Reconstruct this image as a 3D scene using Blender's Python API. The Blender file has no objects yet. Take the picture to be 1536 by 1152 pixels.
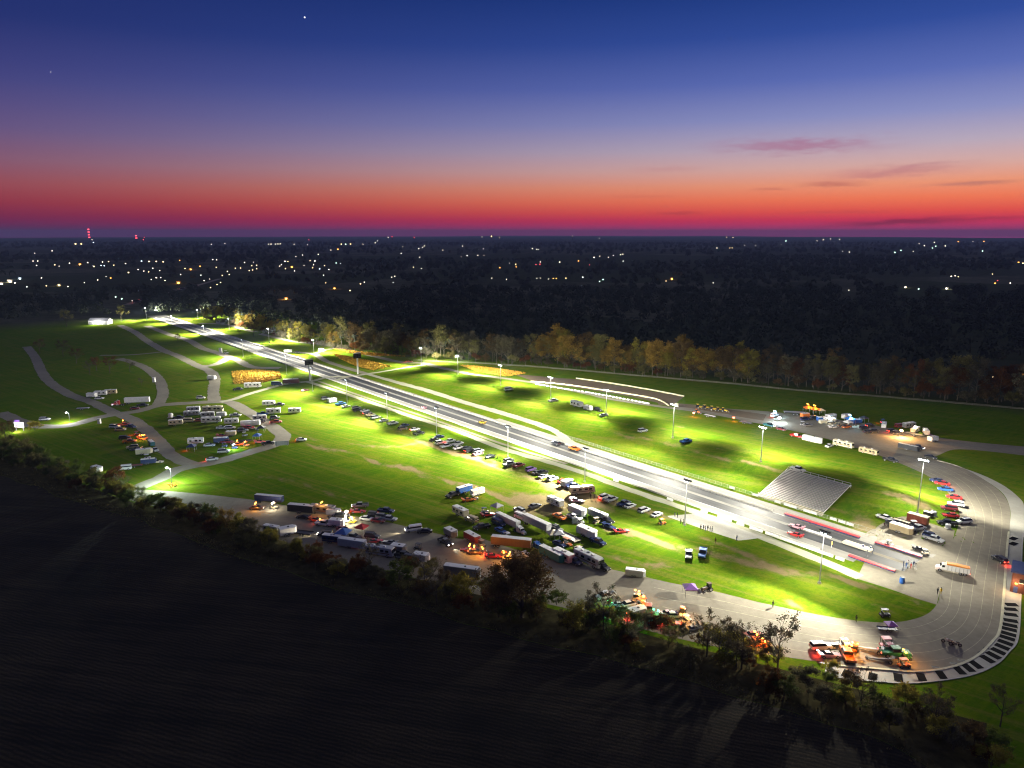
import bpy, bmesh, math, random
import numpy as np
from mathutils import Vector, Matrix, noise
rnd = random.Random(7)
SC = bpy.context.scene
COL = SC.collection

# ------------------------------------------------------------------ camera
H = 110.0                      # drone height
FPX = 1066.0                   # focal length in photo pixels (photo is 1536 wide)
PITCH = math.atan((576 - 349.4) / FPX)
cam = bpy.data.cameras.new('camera'); camo = bpy.data.objects.new('camera', cam); COL.objects.link(camo)
camo.location = (0, 0, H); camo.rotation_euler = (math.pi / 2 - PITCH, 0, 0)
cam.sensor_width = 36; cam.lens = 36 * FPX / 1536; cam.clip_start = 1; cam.clip_end = 200000
SC.camera = camo

# ------------------------------------------------------------------ render settings and exposure
SC.view_settings.view_transform = 'Standard'; SC.view_settings.look = 'None'
SC.view_settings.exposure = 0; SC.view_settings.gamma = 1
SC.render.engine = 'CYCLES'; SC.cycles.pixel_filter_type = 'BLACKMAN_HARRIS'; SC.cycles.filter_width = 1.15
cy = SC.cycles
cy.use_denoising = True
try: cy.denoiser = 'OPENIMAGEDENOISE'
except Exception: pass
cy.max_bounces = 4; cy.diffuse_bounces = 2; cy.glossy_bounces = 2; cy.transmission_bounces = 2
cy.volume_bounces = 0; cy.transparent_max_bounces = 6
cy.sample_clamp_indirect = 4
cy.use_light_tree = True
cy.caustics_reflective = False; cy.caustics_refractive = False

# ------------------------------------------------------------------ sky (after sunset, glow to the right of centre)
def s2l(c):
    return tuple(((v / 255) / 12.92 if v / 255 < .04045 else ((v / 255 + .055) / 1.055) ** 2.4) for v in c)
world = bpy.data.worlds.new('World'); SC.world = world; world.use_nodes = True
nt = world.node_tree; nt.nodes.clear(); N = nt.nodes; LK = nt.links
def mth(op, a, b=None, c=None, clamp=False):
    n = N.new('ShaderNodeMath'); n.operation = op; n.use_clamp = clamp
    for i, v in enumerate((a, b, c)):
        if v is None: continue
        if isinstance(v, (int, float)): n.inputs[i].default_value = v
        else: LK.new(v, n.inputs[i])
    return n.outputs[0]
tc = N.new('ShaderNodeTexCoord'); sep = N.new('ShaderNodeSeparateXYZ'); LK.new(tc.outputs['Generated'], sep.inputs[0])
X, Y, Z = sep.outputs
el = mth('MULTIPLY', mth('ARCSINE', Z), 180 / math.pi)            # degrees
az = mth('MULTIPLY', mth('ARCTAN2', X, Y), 180 / math.pi)         # degrees right of centre
def ramp(fac, stops):
    r = N.new('ShaderNodeValToRGB'); r.color_ramp.interpolation = 'EASE'
    cr = r.color_ramp
    while len(cr.elements) > 1: cr.elements.remove(cr.elements[-1])
    for i, (p, c) in enumerate(stops):
        e = cr.elements[0] if i == 0 else cr.elements.new(p)
        e.position = p; e.color = (*s2l(c), 1)
    r.color_ramp.interpolation = 'LINEAR'
    LK.new(fac, r.inputs[0]); return r.outputs[0]
fe = mth('DIVIDE', el, 30.0, clamp=True)
E_ = lambda d: d / 30.0
sky_a = ramp(fe, [(0, (100, 38, 96)), (E_(.5), (102, 32, 82)), (E_(1.1), (118, 34, 72)), (E_(2.0), (138, 46, 68)), (E_(3.1), (142, 66, 84)),
                  (E_(4.6), (124, 78, 108)), (E_(6.6), (92, 72, 122)), (E_(9.5), (62, 60, 120)), (E_(13), (36, 46, 106)), (E_(18), (24, 40, 98)), (1, (18, 36, 90))])
sky_b = ramp(fe, [(0, (214, 66, 150)), (E_(.4), (218, 58, 116)), (E_(.9), (226, 52, 84)), (E_(1.5), (242, 86, 72)), (E_(2.4), (252, 126, 86)), (E_(3.4), (244, 156, 120)),
                  (E_(4.6), (220, 174, 166)), (E_(6.0), (188, 172, 190)), (E_(8.0), (140, 146, 196)), (E_(10.5), (92, 110, 182)), (E_(13.5), (50, 78, 156)), (E_(17), (24, 55, 126)), (E_(21), (18, 48, 114)), (1, (16, 44, 104))])
# azimuth blend about the place where the sun went down
dz = mth('ABSOLUTE', mth('SUBTRACT', az, 34.0))
mr = N.new('ShaderNodeMapRange'); mr.interpolation_type = 'SMOOTHSTEP'
mr.inputs['From Min'].default_value = 0; mr.inputs['From Max'].default_value = 84
mr.inputs['To Min'].default_value = 1; mr.inputs['To Max'].default_value = 0
LK.new(dz, mr.inputs['Value'])
mix = N.new('ShaderNodeMix'); mix.data_type = 'RGBA'
LK.new(mr.outputs[0], mix.inputs['Factor']); LK.new(sky_a, mix.inputs['A']); LK.new(sky_b, mix.inputs['B'])
skycol = mix.outputs['Result']
# thin streaks of cloud
nz = N.new('ShaderNodeTexNoise'); nz.inputs['Scale'].default_value = 1.0; nz.inputs['Detail'].default_value = 5
cmb = N.new('ShaderNodeCombineXYZ'); LK.new(mth('MULTIPLY', az, .55), cmb.inputs[0]); LK.new(mth('MULTIPLY', el, 3.2), cmb.inputs[1])
LK.new(cmb.outputs[0], nz.inputs['Vector'])
warp = mth('SUBTRACT', nz.outputs[0], .5)
def px_ang(px, py):
    a = (px - 768) / FPX; b = (576 - py) / FPX
    y = math.cos(PITCH) + b * math.sin(PITCH); z = -math.sin(PITCH) + b * math.cos(PITCH)
    return math.degrees(math.atan2(a, y)), math.degrees(math.atan2(z, math.hypot(a, y)))
for (px, py, w, h, tilt, k, c) in [(1195, 219, 5.0, .42, -.02, .62, (168, 84, 122)), (1345, 257, 3.6, .34, .06, .5, (172, 96, 122)), (1250, 276, 1.7, .16, -.02, .55, (168, 84, 92)),
        (1155, 284, 1.1, .10, 0, .5, (190, 96, 88)), (1018, 320, 1.6, .11, 0, .55, (176, 62, 70)), (1350, 333, 4.0, .2, .03, .8, (118, 34, 64)),
        (1458, 275, 2.2, .12, .02, .55, (150, 100, 110)), (1480, 327, 2.2, .12, .02, .5, (160, 50, 70)), (1260, 318, 3.2, .11, .01, .35, (190, 80, 80)), (1000, 254, 2.6, .2, 0, .22, (190, 110, 120)), (965, 295, 2.6, .1, 0, .22, (200, 90, 80))]:
    a0, e0 = px_ang(px, py)
    da = mth('DIVIDE', mth('ADD', mth('SUBTRACT', az, a0), mth('MULTIPLY', warp, w * .6)), w)
    de = mth('DIVIDE', mth('ADD', mth('SUBTRACT', mth('SUBTRACT', el, e0), mth('MULTIPLY', mth('SUBTRACT', az, a0), tilt)), mth('MULTIPLY', warp, h * 3.4)), h)
    g = mth('EXPONENT', mth('MULTIPLY', mth('ADD', mth('POWER', mth('ABSOLUTE', da), 2.4), mth('MULTIPLY', de, de)), -1.0))
    m2 = N.new('ShaderNodeMix'); m2.data_type = 'RGBA'
    LK.new(mth('MULTIPLY', g, k * .85), m2.inputs['Factor']); LK.new(skycol, m2.inputs['A']); m2.inputs['B'].default_value = (*s2l(c), 1)
    skycol = m2.outputs['Result']
bg = N.new('ShaderNodeBackground'); bg.inputs['Strength'].default_value = 1.0; LK.new(skycol, bg.inputs['Color'])
wo = N.new('ShaderNodeOutputWorld'); LK.new(bg.outputs[0], wo.inputs[0])
try: world.cycles.sampling_method = 'MANUAL'; world.cycles.sample_map_resolution = 512
except Exception: pass

# fill lamp added to lift the shadows: very soft, wide and dim
sun = bpy.data.lights.new('twilight_fill', 'SUN'); sun.energy = .42; sun.angle = math.radians(150); sun.color = (1.0, .95, .88)
suno = bpy.data.objects.new('twilight_fill', sun); COL.objects.link(suno); suno.rotation_euler = (math.radians(-42), 0, math.radians(-34))

FLOOD = 300000.0                # radiant power of one floodlight bank (W)
LAMP = 1.0

# ------------------------------------------------------------------ terrain: strip coordinates s (down the strip), t (across, + away)
def flat(px, py, z=0.0):
    a = (px - 768) / FPX; b = (576 - py) / FPX
    y = math.cos(PITCH) + b * math.sin(PITCH); zz = -math.sin(PITCH) + b * math.cos(PITCH)
    k = (H - z) / -zz
    return a * k, y * k
_p0 = flat(1110, 763.0); _p1 = flat(245, 476.5)
LST = math.hypot(_p1[0] - _p0[0], _p1[1] - _p0[1])
UX, UY = (_p1[0] - _p0[0]) / LST, (_p1[1] - _p0[1]) / LST
SANG = math.atan2(UY, UX)
def st(x, y):
    dx, dy = x - _p0[0], y - _p0[1]
    return dx * UX + dy * UY, dx * UY - dy * UX
def xy(s, t):
    return _p0[0] + s * UX + t * UY, _p0[1] + s * UY - t * UX
_ft = np.array([-1e9, 16, 22, 30, 40, 46, 51, 60, 85, 128, 1e9]); _fh = np.array([0, 0, .5, 2.4, 5.2, 6.0, 6.0, 5.5, 3.9, 0, 0])
_nt = np.array([-1e9, -66, -50, -42, -36, -29, -24, 1e9]); _nh = np.array([0, 0, .6, 1.1, 1.1, .4, 0, 0])
def sstep(a, b, v):
    v = np.clip((v - a) / (b - a), 0, 1); return v * v * (3 - 2 * v)
def hgt_st(s, t):
    s = np.asarray(s, float); t = np.asarray(t, float)
    w = sstep(-80, -40, s) * (1 - sstep(285, 360, s))
    w2 = sstep(-75, -25, s) * (1 - sstep(300, 380, s))
    g = np.interp(t, _ft, _fh) * w + np.interp(t, _nt, _nh) * w2
    und = .35 * np.sin(s / 23.0 + 1.3) * np.sin(t / 17.0) * sstep(24, 40, np.abs(t)) * (1 - sstep(500, 900, np.abs(s)))
    return g + und * (1 - sstep(62, 84, np.abs(t)))
def hgt(x, y):
    s, t = st(x, y); return float(hgt_st(s, t))
def at(px, py, dz=0.0):
    """ground point (x, y, z) seen at a photo pixel; dz lifts the seen point above the ground"""
    z = dz
    for i in range(40):
        x, y = flat(px, py, z); zn = hgt(x, y) + dz
        if abs(zn - z) < .002: break
        z = z * .5 + zn * .5
    return Vector((x, y, hgt(x, y)))

# ------------------------------------------------------------------ materials
MATS = {}
def mat(name, base=None, rough=.8, metal=0, emit=None, estr=0, objcol=False, var=0.0, scale=1.0, bump=0.0, spec=.5, coat=0, use_rand=0.0, dark=None, detail=6):
    if name in MATS: return MATS[name]
    m = bpy.data.materials.new(name); m.use_nodes = True; MATS[name] = m
    t = m.node_tree; b = t.nodes['Principled BSDF']
    b.inputs['Roughness'].default_value = rough; b.inputs['Metallic'].default_value = metal
    b.inputs['Specular IOR Level'].default_value = spec
    if coat: b.inputs['Coat Weight'].default_value = coat; b.inputs['Coat Roughness'].default_value = .1
    if base is None: base = (.5, .5, .5)
    src = None
    if objcol:
        oi = t.nodes.new('ShaderNodeObjectInfo'); src = oi.outputs['Color']
    if var:
        tcn = t.nodes.new('ShaderNodeTexCoord'); n = t.nodes.new('ShaderNodeTexNoise'); n.inputs['Scale'].default_value = scale; n.inputs['Detail'].default_value = detail
        n.inputs['Roughness'].default_value = .65
        t.links.new(tcn.outputs['Object'], n.inputs['Vector'])
        mr = t.nodes.new('ShaderNodeMapRange'); mr.inputs['From Min'].default_value = .3; mr.inputs['From Max'].default_value = .7
        mr.inputs['To Min'].default_value = 1 - var; mr.inputs['To Max'].default_value = 1 + var
        t.links.new(n.outputs[0], mr.inputs['Value'])
        mx = t.nodes.new('ShaderNodeVectorMath'); mx.operation = 'SCALE'
        if src is None:
            mx.inputs[0].default_value = base
        else: t.links.new(src, mx.inputs[0])
        t.links.new(mr.outputs[0], mx.inputs['Scale']); src = mx.outputs[0]
        if bump:
            bp = t.nodes.new('ShaderNodeBump'); bp.inputs['Strength'].default_value = bump; bp.inputs['Distance'].default_value = .3
            t.links.new(n.outputs[0], bp.inputs['Height']); t.links.new(bp.outputs[0], b.inputs['Normal'])
    if src is not None: t.links.new(src, b.inputs['Base Color'])
    else: b.inputs['Base Color'].default_value = (*base, 1)
    if emit is not None:
        b.inputs['Emission Color'].default_value = (*emit, 1); b.inputs['Emission Strength'].default_value = estr
        try: m.cycles.emission_sampling = 'NONE'
        except Exception: pass
    return m
M_PAINT = mat('vehicle_paint', objcol=True, rough=.32, coat=.4, var=.10, scale=1.3)
M_PANEL = mat('panel_skin', objcol=True, rough=.5, var=.14, scale=.8)
M_GLASS = mat('dark_glass', (.012, .014, .018), rough=.08)
M_RUB = mat('rubber', (.015, .015, .016), rough=.85)
M_RIM = mat('rim_metal', (.42, .43, .45), rough=.35, metal=.7)
M_MET = mat('grey_metal', (.22, .23, .24), rough=.5, metal=.4, var=.15, scale=3)
M_GALV = mat('galvanised_steel', (.45, .46, .47), rough=.5, metal=.3, var=.1, scale=2)
M_DARK = mat('dark_frame', (.03, .03, .032), rough=.6)
M_LENS = mat('lamp_lens', (.7, .7, .68), rough=.2)
M_REDL = mat('red_lens', (.25, .012, .01), rough=.25)
M_TAIL = mat('lit_tail_lamp', (.3, .01, .01), emit=(1, .06, .03), estr=9)
M_HEAD = mat('lit_head_lamp', (.8, .8, .8), emit=(1, .93, .8), estr=25)
M_AMB = mat('lit_amber_beacon', (.5, .2, .02), emit=(1, .36, .04), estr=16)
M_GRN = mat('lit_green_lamp', (.02, .3, .08), emit=(.05, 1, .25), estr=10)
M_BLU = mat('lit_blue_lamp', (.2, .4, .6), emit=(.45, .8, 1), estr=25)
M_FLOOD = mat('lit_flood_lens', (.9, .9, .95), emit=(.86, .93, 1), estr=90)
M_WHITE = mat('white_paint', (.74, .74, .72), rough=.6, var=.08, scale=.7)
M_CREAM = mat('cream_paint', (.62, .57, .42), rough=.6, var=.1, scale=.7)
M_RED = mat('red_paint', (.42, .03, .035), rough=.55, var=.15, scale=.6)
M_NAVY = mat('navy_paint', (.025, .05, .17), rough=.55, var=.15, scale=.6)
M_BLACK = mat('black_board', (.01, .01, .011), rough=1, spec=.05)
M_RUST = mat('rust_brown_siding', (.085, .026, .016), rough=.8, var=.22, scale=.35)
M_CONC = mat('concrete', (.36, .35, .30), rough=.85, var=.16, scale=.12, bump=.05)
M_CONC2 = mat('barrier_concrete', (.42, .41, .38), rough=.85, var=.2, scale=.5)
M_LINE = mat('lane_line_paint', (.34, .32, .22), rough=.8, var=.3, scale=.5)
M_WLINE = mat('white_line_paint', (.62, .63, .62), rough=.6, var=.2, scale=.4)
M_BENCH = mat('bleacher_aluminium', (.46, .45, .42), rough=.6, metal=0, var=.15, scale=.6)
M_BARK = mat('bark', (.085, .068, .05), rough=.95, var=.35, scale=1.5)
M_BARKG = mat('grey_bark', (.085, .075, .055), rough=.95, var=.35, scale=1.5)
M_LEAF = mat('leaf', objcol=True, rough=.75, var=.5, scale=.9, spec=.1)
_t = M_LEAF.node_tree; _p = _t.nodes['Principled BSDF']; _tr = _t.nodes.new('ShaderNodeBsdfTranslucent'); _mx = _t.nodes.new('ShaderNodeMixShader'); _mx.inputs[0].default_value = .5
_t.links.new(_p.inputs['Base Color'].links[0].from_socket, _tr.inputs['Color']); _t.links.new(_p.outputs[0], _mx.inputs[1]); _t.links.new(_tr.outputs[0], _mx.inputs[2]); _t.links.new(_mx.outputs[0], _t.nodes['Material Output'].inputs[0])
M_REED = mat('dry_reed', (.46, .27, .02), rough=.9, var=.5, scale=.35)
M_VERGE = mat('dry_verge_grass', (.16, .14, .05), rough=.95, var=.6, scale=.25, bump=.5)
M_HOUSE = mat('far_house_wall', (.12, .11, .1), rough=.9)
M_SKIN = mat('person_clothes', objcol=True, rough=.8)

def asphalt(name, c, var=.25, rough=.75, seam=0.0, spec=.5, streak=0.0):
    m = bpy.data.materials.new(name); m.use_nodes = True; t = m.node_tree; b = t.nodes['Principled BSDF']; MATS[name] = m
    L = t.links.new
    tcn = t.nodes.new('ShaderNodeTexCoord')
    n1 = t.nodes.new('ShaderNodeTexNoise'); n1.inputs['Scale'].default_value = .035; n1.inputs['Detail'].default_value = 8; n1.inputs['Roughness'].default_value = .7
    L(tcn.outputs['Object'], n1.inputs['Vector'])
    mp = t.nodes.new('ShaderNodeMapping'); mp.inputs['Rotation'].default_value = (0, 0, -SANG); mp.inputs['Scale'].default_value = (.012, .55, 1)
    mp.vector_type = 'TEXTURE'; mp.inputs['Scale'].default_value = (80, 1.6, 1); mp.inputs['Rotation'].default_value = (0, 0, SANG)
    L(tcn.outputs['Object'], mp.inputs['Vector'])
    n2 = t.nodes.new('ShaderNodeTexNoise'); n2.inputs['Scale'].default_value = 1.0; n2.inputs['Detail'].default_value = 5
    L(mp.outputs[0], n2.inputs['Vector'])
    n3 = t.nodes.new('ShaderNodeTexNoise'); n3.inputs['Scale'].default_value = .5; n3.inputs['Detail'].default_value = 8
    L(tcn.outputs['Object'], n3.inputs['Vector'])
    def mm(op, a, bb):
        q = t.nodes.new('ShaderNodeMath'); q.operation = op
        for i, v in enumerate((a, bb)):
            if isinstance(v, (int, float)): q.inputs[i].default_value = v
            else: L(v, q.inputs[i])
        return q.outputs[0]
    f = mm('ADD', 1.0, mm('MULTIPLY', mm('SUBTRACT', n1.outputs[0], .5), var * 4))
    f = mm('MULTIPLY', f, mm('ADD', 1.0, mm('MULTIPLY', mm('SUBTRACT', n3.outputs[0], .5), var * 1.6)))
    if streak: f = mm('MULTIPLY', f, mm('ADD', 1.0, mm('MULTIPLY', mm('SUBTRACT', n2.outputs[0], .5), streak * 4)))
    f = mm('MAXIMUM', f, .15)
    sc_ = t.nodes.new('ShaderNodeVectorMath'); sc_.operation = 'SCALE'; sc_.inputs[0].default_value = c; L(f, sc_.inputs['Scale'])
    L(sc_.outputs[0], b.inputs['Base Color']); b.inputs['Roughness'].default_value = rough; b.inputs['Specular IOR Level'].default_value = spec
    if streak:
        rr = mm('ADD', rough - .12, mm('MULTIPLY', n2.outputs[0], .24)); L(rr, b.inputs['Roughness'])
    return m
M_TRACK = asphalt('race_asphalt', (.046, .048, .052), var=.12, rough=.62, streak=.6, spec=.22)
M_APRON = asphalt('track_concrete', (.25, .243, .22), var=.16, rough=.8, streak=.12, spec=.2)
M_ASPH = asphalt('pit_asphalt', (.215, .194, .15), var=.28, rough=.9, spec=.2)
M_ROAD = asphalt('gravel_road', (.21, .195, .155), var=.25, rough=.95, spec=.2)
M_DIRT = asphalt('packed_dirt', (.12, .085, .05), var=.3, rough=.95)
M_PATH = asphalt('pale_path', (.34, .34, .25), var=.12, rough=.85, spec=.2)

# grass ground
def ground_material():
    m = bpy.data.materials.new('ground_cover'); m.use_nodes = True; t = m.node_tree; b = t.nodes['Principled BSDF']; L = t.links.new
    b.inputs['Roughness'].default_value = 1.0; b.inputs['Specular IOR Level'].default_value = 0.0
    tcn = t.nodes.new('ShaderNodeTexCoord')
    def nz(sc, det=6, vec=None, rough=.6):
        n = t.nodes.new('ShaderNodeTexNoise'); n.inputs['Scale'].default_value = sc; n.inputs['Detail'].default_value = det; n.inputs['Roughness'].default_value = rough
        L(vec or tcn.outputs['Object'], n.inputs['Vector']); return n.outputs[0]
    def mixc(f, a, bb):
        q = t.nodes.new('ShaderNodeMix'); q.data_type = 'RGBA'
        if isinstance(f, (int, float)): q.inputs['Factor'].default_value = f
        else: L(f, q.inputs['Factor'])
        for k, v in (('A', a), ('B', bb)):
            if isinstance(v, tuple): q.inputs[k].default_value = (*v, 1)
            else: L(v, q.inputs[k])
        return q.outputs['Result']
    def rng(v, a, bb, c=0., d=1.):
        q = t.nodes.new('ShaderNodeMapRange'); q.interpolation_type = 'SMOOTHSTEP'; L(v, q.inputs['Value'])
        for k, x in zip(('From Min', 'From Max', 'To Min', 'To Max'), (a, bb, c, d)): q.inputs[k].default_value = x
        return q.outputs[0]
    def mul(a, bb):
        q = t.nodes.new('ShaderNodeMath'); q.operation = 'MULTIPLY'
        for i, v in enumerate((a, bb)):
            if isinstance(v, (int, float)): q.inputs[i].default_value = v
            else: L(v, q.inputs[i])
        return q.outputs[0]
    g = mixc(rng(nz(.016), .38, .62), (.072, .138, .007), (.125, .162, .009))
    g = mixc(rng(nz(.13, 8), .38, .66), g, (.055, .135, .005))
    # mowing stripes across the strip direction
    mp = t.nodes.new('ShaderNodeMapping'); mp.vector_type = 'TEXTURE'; mp.inputs['Rotation'].default_value = (0, 0, SANG); mp.inputs['Scale'].default_value = (1.7, 26, 1)
    L(tcn.outputs['Object'], mp.inputs['Vector'])
    g = mixc(mul(rng(nz(1.0, 4, mp.outputs[0]), .44, .56), .5), g, (.115, .17, .006))
    mp2 = t.nodes.new('ShaderNodeMapping'); mp2.vector_type = 'TEXTURE'; mp2.inputs['Rotation'].default_value = (0, 0, SANG + .25); mp2.inputs['Scale'].default_value = (70, 2.2, 1)
    L(tcn.outputs['Object'], mp2.inputs['Vector'])
    g = mixc(mul(rng(nz(1.0, 6, mp2.outputs[0]), .47, .62), .55), g, (.17, .155, .035))
    g = mixc(mul(rng(nz(.9, 8), .35, .75), .5), g, (.045, .105, .007))
    # bare and dry earth
    at_ = t.nodes.new('ShaderNodeAttribute'); at_.attribute_name = 'dry'
    dn = t.nodes.new('ShaderNodeMath'); dn.operation = 'ADD'; L(at_.outputs['Fac'], dn.inputs[0])
    dq = t.nodes.new('ShaderNodeMath'); dq.operation = 'MULTIPLY_ADD'; L(nz(.16, 8, None, .75), dq.inputs[0]); dq.inputs[1].default_value = 1.5; dq.inputs[2].default_value = -.75
    L(dq.outputs[0], dn.inputs[1])
    g = mixc(rng(dn.outputs[0], .26, .7), g, mixc(nz(.5, 6), (.15, .12, .05), (.25, .20, .11)))
    # open country: woods and fields
    at2 = t.nodes.new('ShaderNodeAttribute'); at2.attribute_name = 'country'
    vor = t.nodes.new('ShaderNodeTexVoronoi'); vor.inputs['Scale'].default_value = .0016
    mp3 = t.nodes.new('ShaderNodeMapping'); mp3.inputs['Scale'].default_value = (.8, 1, 1); mp3.inputs['Rotation'].default_value = (0, 0, .4)
    L(tcn.outputs['Object'], mp3.inputs['Vector']); L(mp3.outputs[0], vor.inputs['Vector'])
    sp = t.nodes.new('ShaderNodeSeparateColor'); L(vor.outputs['Color'], sp.inputs[0])
    c = mixc(rng(sp.outputs[0], .55, .6), (.06, .07, .04), (.13, .125, .085))
    c = mixc(rng(nz(.004, 8), .4, .6), c, (.06, .064, .042))
    c = mixc(mul(rng(nz(.05, 8), .35, .7), .6), c, (.035, .04, .026))
    g = mixc(at2.outputs['Fac'], g, c)
    L(g, b.inputs['Base Color'])
    bp = t.nodes.new('ShaderNodeBump'); bp.inputs['Strength'].default_value = .6; bp.inputs['Distance'].default_value = .25
    L(nz(1.6, 8), bp.inputs['Height']); L(bp.outputs[0], b.inputs['Normal'])
    return m
M_GROUND = ground_material()
def field_material():
    m = bpy.data.materials.new('stubble_field_soil'); m.use_nodes = True; t = m.node_tree; b = t.nodes['Principled BSDF']; L = t.links.new
    b.inputs['Roughness'].default_value = 1; b.inputs['Specular IOR Level'].default_value = .1
    tcn = t.nodes.new('ShaderNodeTexCoord')
    mp = t.nodes.new('ShaderNodeMapping'); mp.vector_type = 'TEXTURE'; mp.inputs['Rotation'].default_value = (0, 0, math.radians(-8)); mp.inputs['Scale'].default_value = (55, 1.5, 1)
    L(tcn.outputs['Object'], mp.inputs['Vector'])
    n = t.nodes.new('ShaderNodeTexNoise'); n.inputs['Scale'].default_value = 1; n.inputs['Detail'].default_value = 6; L(mp.outputs[0], n.inputs['Vector'])
    n2 = t.nodes.new('ShaderNodeTexNoise'); n2.inputs['Scale'].default_value = .04; n2.inputs['Detail'].default_value = 8; L(tcn.outputs['Object'], n2.inputs['Vector'])
    n3 = t.nodes.new('ShaderNodeTexNoise'); n3.inputs['Scale'].default_value = 2.2; n3.inputs['Detail'].default_value = 6; L(tcn.outputs['Object'], n3.inputs['Vector'])
    a = t.nodes.new('ShaderNodeMath'); a.operation = 'MULTIPLY'; L(n.outputs[0], a.inputs[0]); L(n2.outputs[0], a.inputs[1])
    wv = t.nodes.new('ShaderNodeTexWave'); wv.bands_direction = 'Y'; wv.inputs['Scale'].default_value = .28; wv.inputs['Distortion'].default_value = 7.0; wv.inputs['Detail'].default_value = 3; wv.inputs['Detail Scale'].default_value = .3
    mpw = t.nodes.new('ShaderNodeMapping'); mpw.vector_type = 'TEXTURE'; mpw.inputs['Rotation'].default_value = (0, 0, math.radians(-20)); L(tcn.outputs['Object'], mpw.inputs['Vector']); L(mpw.outputs[0], wv.inputs['Vector'])
    aw = t.nodes.new('ShaderNodeMath'); aw.operation = 'MULTIPLY_ADD'; L(wv.outputs['Fac'], aw.inputs[0]); aw.inputs[1].default_value = .55; aw.inputs[2].default_value = .65
    a1 = t.nodes.new('ShaderNodeMath'); a1.operation = 'MULTIPLY'; L(a.outputs[0], a1.inputs[0]); L(aw.outputs[0], a1.inputs[1])
    a2 = t.nodes.new('ShaderNodeMath'); a2.operation = 'MULTIPLY'; L(a1.outputs[0], a2.inputs[0]); L(n3.outputs[0], a2.inputs[1])
    r = t.nodes.new('ShaderNodeValToRGB'); L(a2.outputs[0], r.inputs[0])
    r.color_ramp.elements[0].position = .06; r.color_ramp.elements[0].color = (.014, .013, .011, 1)
    r.color_ramp.elements[1].position = .24; r.color_ramp.elements[1].color = (.058, .045, .026, 1)
    L(r.outputs[0], b.inputs['Base Color'])
    bp = t.nodes.new('ShaderNodeBump'); bp.inputs['Strength'].default_value = .8; bp.inputs['Distance'].default_value = .3; L(a2.outputs[0], bp.inputs['Height']); L(bp.outputs[0], b.inputs['Normal'])
    return m
M_FIELD = field_material()

# ------------------------------------------------------------------ object helpers
class MB:
    def __init__(s): s.v = []; s.f = []
    def quad(s, *p):
        i = len(s.v); s.v += [tuple(q) for q in p]; s.f.append(tuple(range(i, i + len(p))))
    def box(s, x0, x1, y0, y1, z0, z1, taper=1.0):
        i = len(s.v); cx, cy_ = (x0 + x1) / 2, (y0 + y1) / 2
        s.v += [(x, y, z0) for x, y in ((x0, y0), (x1, y0), (x1, y1), (x0, y1))]
        s.v += [(cx + (x - cx) * taper, cy_ + (y - cy_) * taper, z1) for x, y in ((x0, y0), (x1, y0), (x1, y1), (x0, y1))]
        s.f += [tuple(i + k for k in q) for q in ((3, 2, 1, 0), (4, 5, 6, 7), (0, 1, 5, 4), (1, 2, 6, 5), (2, 3, 7, 6), (3, 0, 4, 7))]
        return s
    def tube(s, pts, radii, n=6, cap=True):
        pts = [Vector(p) for p in pts]; rings = []
        for k, p in enumerate(pts):
            d = (pts[min(k + 1, len(pts) - 1)] - pts[max(k - 1, 0)]).normalized()
            a = d.orthogonal().normalized(); b = d.cross(a)
            r = radii[k] if isinstance(radii, (list, tuple)) else radii
            i = len(s.v); rings.append(i)
            for j in range(n):
                an = 2 * math.pi * j / n; s.v.append(tuple(p + a * (r * math.cos(an)) + b * (r * math.sin(an))))
        for k in range(len(rings) - 1):
            for j in range(n):
                a0, b0 = rings[k], rings[k + 1]
                s.f.append((a0 + j, a0 + (j + 1) % n, b0 + (j + 1) % n, b0 + j))
        if cap:
            s.f.append(tuple(rings[0] + j for j in reversed(range(n)))); s.f.append(tuple(rings[-1] + j for j in range(n)))
        return s
    def loft(s, secs, ch=.16):
        rings = []
        for (x, z0, z1, w0, w1) in secs:
            h = z1 - z0; i = len(s.v); rings.append(i)
            pr = [(.9 * w0, z0), (w0, z0 + ch * h), (w1, z1 - ch * h), (.86 * w1, z1)]
            for (w, z) in pr: s.v.append((x, w, z))
            for (w, z) in reversed(pr): s.v.append((x, -w, z))
        n = 8
        for k in range(len(rings) - 1):
            for j in range(n):
                a, b = rings[k], rings[k + 1]
                s.f.append((a + j, b + j, b + (j + 1) % n, a + (j + 1) % n))
        s.f.append(tuple(rings[0] + j for j in range(n))); s.f.append(tuple(rings[-1] + j for j in reversed(range(n))))
        return s
    def mesh(s, name, m):
        me = bpy.data.meshes.new(name); me.from_pydata(s.v, [], s.f); me.materials.append(m)
        bm = bmesh.new(); bm.from_mesh(me); bmesh.ops.recalc_face_normals(bm, faces=bm.faces); bm.to_mesh(me); bm.free()
        return me
def node(name, data=None, parent=None, loc=(0, 0, 0), rz=0.0, color=None):
    o = bpy.data.objects.new(name, data); COL.objects.link(o)
    o.location = loc; o.rotation_euler = (0, 0, rz)
    if parent: o.parent = parent
    if color is not None: o.color = (*color, 1)
    if data is None: o.empty_display_size = .5
    return o
THINGS = []
def tag(o, label, cat, group=None):
    o['label'] = label; o['category'] = cat
    if group: o['group'] = group
    THINGS.append(o); return o
def struct(o): o['kind'] = 'structure'; return o
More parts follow.
